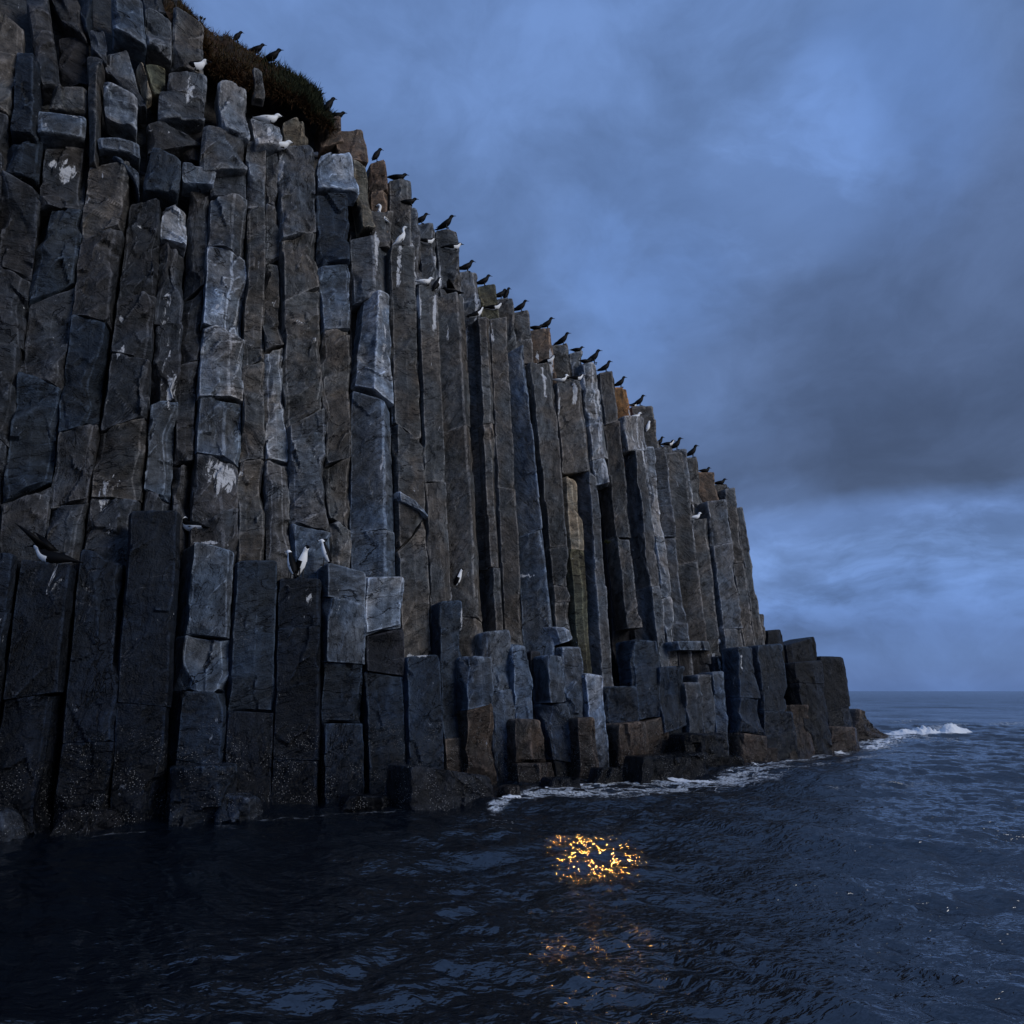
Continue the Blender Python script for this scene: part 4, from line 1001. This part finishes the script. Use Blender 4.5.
def bird(px, py, pose, colour, head, size, label, group=None, wings='folded', into=.17, cat='seabird', lift=None):
    """px, py = where its feet stand in the survey"""
    global NB
    me = bird_mesh(pose, colour, wings)
    loc = None
    for dy in (1, 3, 5, 8, 12):
        hit, ob = cast(CAM, ray(px, py + dy))
        if hit is None or ob.name.startswith(('sea', 'breaking')): continue
        best = None
        for k in ((into, .1, .05) if into < .1 else (into, .1, .24, .05)):
            p = hit - NH * k
            top, o2 = cast(p + np.array([0, 0, .45]), (0, 0, -1), 1.2)
            if top is None: continue
            # how far from the surveyed place does it appear
            v = top - CAM; f = v @ FW; y = 512 - (v @ UP) / f * FPX
            if best is None or abs(y - py) < best[0]: best = (abs(y - py), top)
        if best is not None and best[0] < 9: loc = best[1]; break
        if best is not None and loc is None: alt = best
    if loc is None:
        hit, ob = cast(CAM, ray(px, py + 2))
        if hit is None: hit = wall(px, py, -1.3)
        loc = hit + NH * .02
        print('BIRD without a ledge', px, py, label, None if ob is None else ob.name)
    o = bpy.data.objects.new('seabird', me); COL.objects.link(o)
    o.location = loc - np.array([0, 0, .004]); o.rotation_euler = (0, 0, R(head)); o.scale = (size * 1.75,) * 3
    tag(o, label, cat, group); NB += 1
    return o


ORD = 'first second third fourth fifth sixth seventh eighth ninth tenth eleventh twelfth thirteenth fourteenth fifteenth sixteenth seventeenth eighteenth nineteenth twentieth twenty-first twenty-second twenty-third twenty-fourth'.split()
ROW = [(398, 178, 'crouch', 'dark', 10, 1.05), (421, 221, 'perch', 'dark', 8, .95), (446, 229, 'perch', 'dark', -8, 1.12), (467, 270, 'perch', 'dark', 20, 1.05), (484, 282, 'perch', 'dark', 15, 1.0),
       (501, 294, 'perch', 'dark', 25, .95), (510, 300, 'upright', 'dark', 30, .85), (521, 308, 'perch', 'dark', 5, 1.0), (537, 325, 'crouch', 'dark', 15, .9), (549, 329, 'perch', 'dark', 10, 1.02),
       (563, 340, 'perch', 'dark', -5, 1.08), (578, 350, 'crouch', 'dark', 10, .85), (587, 361, 'crouch', 'dark', 25, .9), (594, 361, 'perch', 'dark', 0, 1.15), (606, 369, 'perch', 'dark', 10, 1.0),
       (621, 386, 'perch', 'dark', 12, 1.0), (634, 402, 'crouch', 'pied', 25, .75), (641, 404, 'perch', 'dark', 8, 1.0), (661, 444, 'perch', 'dark', 18, .9), (669, 446, 'crouch', 'pied', 12, 1.05),
       (677, 448, 'perch', 'dark', 6, 1.1), (693, 457, 'perch', 'dark', 4, 1.1), (707, 471, 'crouch', 'dark', 20, .95), (721, 484, 'crouch', 'dark', 0, .95)]
LOOK = dict(perch='dark seabird perched head-up on the skyline', crouch='dark seabird crouching low on the skyline', upright='dark seabird standing bolt upright on the skyline')
for i, (x, y, pose, colr, hd, s) in enumerate(ROW):
    bird(x, y, pose, colr, hd, s, f'{LOOK[pose]}, {ORD[i]} in the row from the landward end', 'dark seabirds along the skyline')

G2 = 'seabirds on ledges of the cliff'
bird(381, 225, 'longneck', 'white', 170, 1.05, 'long-necked white bird facing left on the brow, beside the rounded pale boulder block', G2)
bird(402, 241, 'longneck', 'white', 0, 1.0, 'long-necked white bird facing right, near the square blocks of the brow', G2)
bird(408, 209, 'crouch', 'dark', 5, 1.0, 'dark bird crouching under the tall square column top', G2)
bird(426, 242, 'crouch', 'pied', 20, 1.05, 'black bird with white breast huddled below the broken knobbly top', G2)
bird(453, 247, 'crouch', 'pied', 10, 1.1, 'black bird crouching on the face of the square skyline top, white underneath', G2)
bird(425, 283, 'gull', 'white', 20, .85, 'small plain white bird on top of the slim brown column', G2)
bird(437, 297, 'upright', 'pied', 40, .95, 'black-backed bird with a white front leaning right of the small plain white bird', G2)
bird(454, 294, 'crouch', 'dark', 175, 1.05, 'dark bird with wings spread on top of the two-faced brown column', G2, wings='spread')
bird(477, 314, 'perch', 'pied', 20, 1.05, 'dark bird with white chest on top of the column with the black groove', G2)
bird(494, 317, 'crouch', 'pied', 5, 1.1, 'dark lying bird showing a long white belly, right of the white-chested one', G2)
bird(531, 359, 'crouch', 'pied', 35, 1.0, 'black bird with a big white chest patch above the brown broken column', G2)
bird(548, 362, 'crouch', 'pied', -15, 1.05, 'dark bird with white underside sitting at the right corner of the brown broken column', G2)
bird(562, 379, 'gull', 'grey', 15, .9, 'bird with a white crescent of breast on the short column above the tan dome', G2)
bird(577, 380, 'crouch', 'pied', 15, 1.05, 'dark crouching bird with a white belly line, right of the crescent-breasted one', G2)
bird(640, 424, 'gull', 'white', 10, .8, 'white bird with a dark head tip on the pale mottled block', G2)
bird(650, 437, 'upright', 'white', 30, .75, 'slim upright white bird right of the pale mottled block', G2)
bird(697, 519, 'gull', 'white', 15, .8, 'pale bird sitting on the ledge of the narrow seaward column', G2, cat='gull')
bird(722, 648, 'gull', 'white', 190, 1.0, 'white gull on the low rocks near the seaward end', G2, cat='gull')
bird(459, 596, 'upright', 'pied', -20, .8, 'small white-fronted bird standing alone on a ledge low on the middle columns', G2)
bird(290, 578, 'upright', 'whitehead', 165, .95, 'left of the two black-and-white birds standing on the front row', G2)
bird(301, 578, 'upright', 'pied', -35, 1.08, 'right of the two black-and-white birds on the front row, white line down its side', G2)
bird(326, 566, 'upright', 'whitehead', 200, .9, 'white-headed bird leaning against the slate column with the lime-smeared top', G2)
bird(191, 539, 'crouch', 'whitehead', 160, 1.35, 'white-headed bird with a drooping dark wing on the front row', G2)
bird(52, 562, 'crouch', 'pied', 190, 1.35, 'dark bird with a lifted wing and white belly on the leftmost front columns', G2, wings='lifted')
bird(193, 69, 'gull', 'pied', 5, 1.2, 'crouching dark bird with a crescent white breast in the upper left rubble', G2)
bird(268, 118, 'gull', 'white', 15, 1.05, 'white gull standing on the bluish cube below the turf', G2, cat='gull', into=.09)
bird(279, 146, 'crouch', 'white', 10, 1.15, 'white bird stretching right at the foot of the bluish cube', G2, cat='gull')
bird(318, 154, 'crouch', 'white', 5, .8, 'small white bird tucked beside the rounded pale boulder block', G2, cat='gull')
bird(377, 161, 'upright', 'dark', 20, .9, 'dark upright bird on the skyline between the rounded rocks and the square top', G2)
G3 = 'seabirds on the turf'
bird(256, 52, 'perch', 'dark', 10, .9, 'dark bird on the turf edge, upper of the two between the plants and the heather', G3)
bird(271, 63, 'perch', 'dark', 0, 1.05, 'dark bird on the turf edge, lower and larger of the two above the heather', G3)
bird(237, 41, 'upright', 'dark', 20, .7, 'small upright dark bird on the turf, highest on the edge', G3)
bird(329, 113, 'upright', 'dark', 15, .95, 'dark bird just below the heather, the upper of the pair', G3)
bird(337, 118, 'crouch', 'dark', 5, 1.0, 'dark bird lying just below the heather, the lower of the pair', G3)

# ------------------------------------------------------------------ sky and light
def lin(c):
    return tuple((x / 255 / 12.92) if x / 255 <= .04045 else ((x / 255 + .055) / 1.055) ** 2.4 for x in c)


def build_world():
    w = bpy.data.worlds.new('World'); SC.world = w; w.use_nodes = True
    nt = w.node_tree; L = nt.links; bg = nt.nodes['Background']; out = nt.nodes['World Output']
    tc = nd(nt, 'ShaderNodeTexCoord'); v = tc.outputs['Generated']
    n1 = nd(nt, 'ShaderNodeTexNoise'); n1.inputs['Scale'].default_value = 2.6; n1.inputs['Detail'].default_value = 5; n1.inputs['Roughness'].default_value = .55; L.new(v, n1.inputs['Vector'])
    dis = nd(nt, 'ShaderNodeVectorMath', operation='MULTIPLY_ADD')
    sub = nd(nt, 'ShaderNodeVectorMath', operation='SUBTRACT'); L.new(n1.outputs[1], sub.inputs[0]); sub.inputs[1].default_value = (.5, .5, .5)
    L.new(sub.outputs[0], dis.inputs[0]); dis.inputs[1].default_value = (.22, .22, .10); L.new(v, dis.inputs[2])
    sd = nd(nt, 'ShaderNodeSeparateXYZ'); L.new(dis.outputs[0], sd.inputs[0])
    s0 = nd(nt, 'ShaderNodeSeparateXYZ'); L.new(v, s0.inputs[0])
    ramp = nd(nt, 'ShaderNodeValToRGB'); L.new(sd.outputs[2], ramp.inputs[0])
    stops = [(0, (84, 113, 166)), (.05, (88, 118, 172)), (.085, (80, 107, 157)), (.13, (94, 125, 180)), (.19, (108, 140, 196)), (.235, (104, 134, 189)), (.268, (74, 91, 124)), (.36, (71, 88, 121)),
             (.47, (77, 96, 132)), (.60, (84, 106, 147)), (.75, (90, 117, 163)), (1, (90, 120, 172))]
    els = ramp.color_ramp.elements
    while len(els) < len(stops): els.new(.5)
    for e, (p, c) in zip(els, stops): e.position = p; e.color = (*lin(c), 1)
    col = ramp.outputs[0]
    # lighter, thinner cloud towards the land
    azx = math_n(nt, 'ADD', s0.outputs[0], math_n(nt, 'MULTIPLY', math_n(nt, 'SUBTRACT', n1.outputs[0], .5), .5))
    hi = mrange(nt, s0.outputs[2], .22, .40)
    col = mixc(nt, math_n(nt, 'MULTIPLY', math_n(nt, 'MULTIPLY', mrange(nt, azx, .52, .02), hi), .8), col, lin((101, 131, 183)))
    # streaked texture of the low bank
    mp = nd(nt, 'ShaderNodeMapping'); mp.inputs['Scale'].default_value = (1, 1, 2.6); L.new(dis.outputs[0], mp.inputs[0])
    st = noise_n(nt, mp.outputs[0], 4.2, 6, .6, .3)
    low = math_n(nt, 'MULTIPLY', mrange(nt, s0.outputs[2], .03, .12), mrange(nt, s0.outputs[2], .30, .20))
    k = mrange(nt, st, .38, .62, .74, 1.34)
    kk = math_n(nt, 'ADD', 1.0, math_n(nt, 'MULTIPLY', math_n(nt, 'SUBTRACT', k, 1.0), low))
    # layered billows higher up
    mb = nd(nt, 'ShaderNodeMapping'); mb.inputs['Scale'].default_value = (1, 1, 1.5); mb.inputs['Rotation'].default_value = (.3, .25, 0); L.new(dis.outputs[0], mb.inputs[0])
    bl = noise_n(nt, mb.outputs[0], 2.3, 8, .56, .35)
    kk = math_n(nt, 'MULTIPLY', kk, mrange(nt, bl, .36, .62, .84, 1.17))
    b2 = noise_n(nt, mb.outputs[0], 6.5, 7, .6, .5)
    kk = math_n(nt, 'MULTIPLY', kk, mrange(nt, b2, .34, .66, .89, 1.10, False))
    col = mixc(nt, 1.0, col, kk, 'MULTIPLY')
    # the thin bright gap
    def blob(px, py, inner, outer, c, amt, colr):
        d = ray(px, py); d = d / np.linalg.norm(d)
        dv = nd(nt, 'ShaderNodeVectorMath', operation='DOT_PRODUCT'); nv = nd(nt, 'ShaderNodeVectorMath', operation='NORMALIZE')
        L.new(dis.outputs[0], nv.inputs[0]); L.new(nv.outputs[0], dv.inputs[0]); dv.inputs[1].default_value = d
        f = math_n(nt, 'MULTIPLY', mrange(nt, dv.outputs['Value'], math.cos(R(outer)), math.cos(R(inner))), amt)
        f = math_n(nt, 'MULTIPLY', f, mrange(nt, bl, .40, .55, .28, 1.0))
        return mixc(nt, f, c, lin(colr))
    col = blob(772, 182, .5, 8.5, col, .9, (132, 170, 236))
    col = blob(840, 145, 1, 9, col, .4, (104, 142, 208))
    col = blob(640, 265, 1, 11, col, .5, (106, 143, 206))
    col = blob(775, 540, 1, 7, col, .9, (124, 158, 220))
    bg.inputs['Strength'].default_value = 1.04
    L.new(col, bg.inputs['Color'])
    sky = nd(nt, 'ShaderNodeTexSky'); sky.sky_type = 'NISHITA'; sky.sun_disc = False; sky.sun_elevation = R(SUN_EL); sky.sun_rotation = R(SUN_AZ)
    b2 = nd(nt, 'ShaderNodeBackground'); L.new(sky.outputs[0], b2.inputs['Color']); b2.inputs['Strength'].default_value = .006
    add = nd(nt, 'ShaderNodeAddShader'); L.new(bg.outputs[0], add.inputs[0]); L.new(b2.outputs[0], add.inputs[1])
    L.new(add.outputs[0], out.inputs['Surface'])


SUN_EL, SUN_AZ = 26.0, 118.0        # azimuth clockwise from straight ahead (+Y), so from the right and a little behind
build_world()
sl = bpy.data.lights.new('sun', 'SUN'); so = bpy.data.objects.new('sun', sl); COL.objects.link(so)
sl.energy = 1.5; sl.angle = R(30); sl.color = (1.0, .985, .97)
d = Vector((math.sin(R(SUN_AZ)) * math.cos(R(SUN_EL)), math.cos(R(SUN_AZ)) * math.cos(R(SUN_EL)), math.sin(R(SUN_EL))))
so.rotation_euler = d.to_track_quat('Z', 'Y').to_euler()

# unseen warm spots, added on the cliff top to make the gold glints
LP = wall(600, 352, -.6) + np.array([0, 0, .5]); TG = sea_point(588, 866)
for nm, tg, e, ang in (('glint_spot', (596, 852), 44000, 2.6), ('second_glint_spot', (574, 887), 38000, 2.6), ('third_glint_spot', (594, 960), 40000, 3.4)):
    tgp = sea_point(*tg)
    ll = bpy.data.lights.new(nm, 'SPOT'); lo = bpy.data.objects.new(nm, ll); COL.objects.link(lo)
    lo.location = LP; lo.rotation_euler = (Vector(LP) - Vector(tgp)).to_track_quat('Z', 'Y').to_euler()
    ll.energy = e; ll.color = (1.0, .47, .09); ll.spot_size = R(ang); ll.spot_blend = 1.0; ll.shadow_soft_size = .6
vv = LP - TG
print('LAMP', LP, TG, 'elev', math.degrees(math.atan2(vv[2], math.hypot(vv[0], vv[1]))), 'az', math.degrees(math.atan2(vv[0], vv[1])), 'cam az', math.degrees(math.atan2(TG[0], TG[1])))

vs = SC.view_settings; vs.view_transform = 'Standard'; vs.look = 'None'; vs.exposure = 0; vs.gamma = 1; vs.use_curve_mapping = False
print('STONES', len(STONES), 'BIRDS', NB, 'polys', sum(len(m.polygons) for m in bpy.data.meshes))
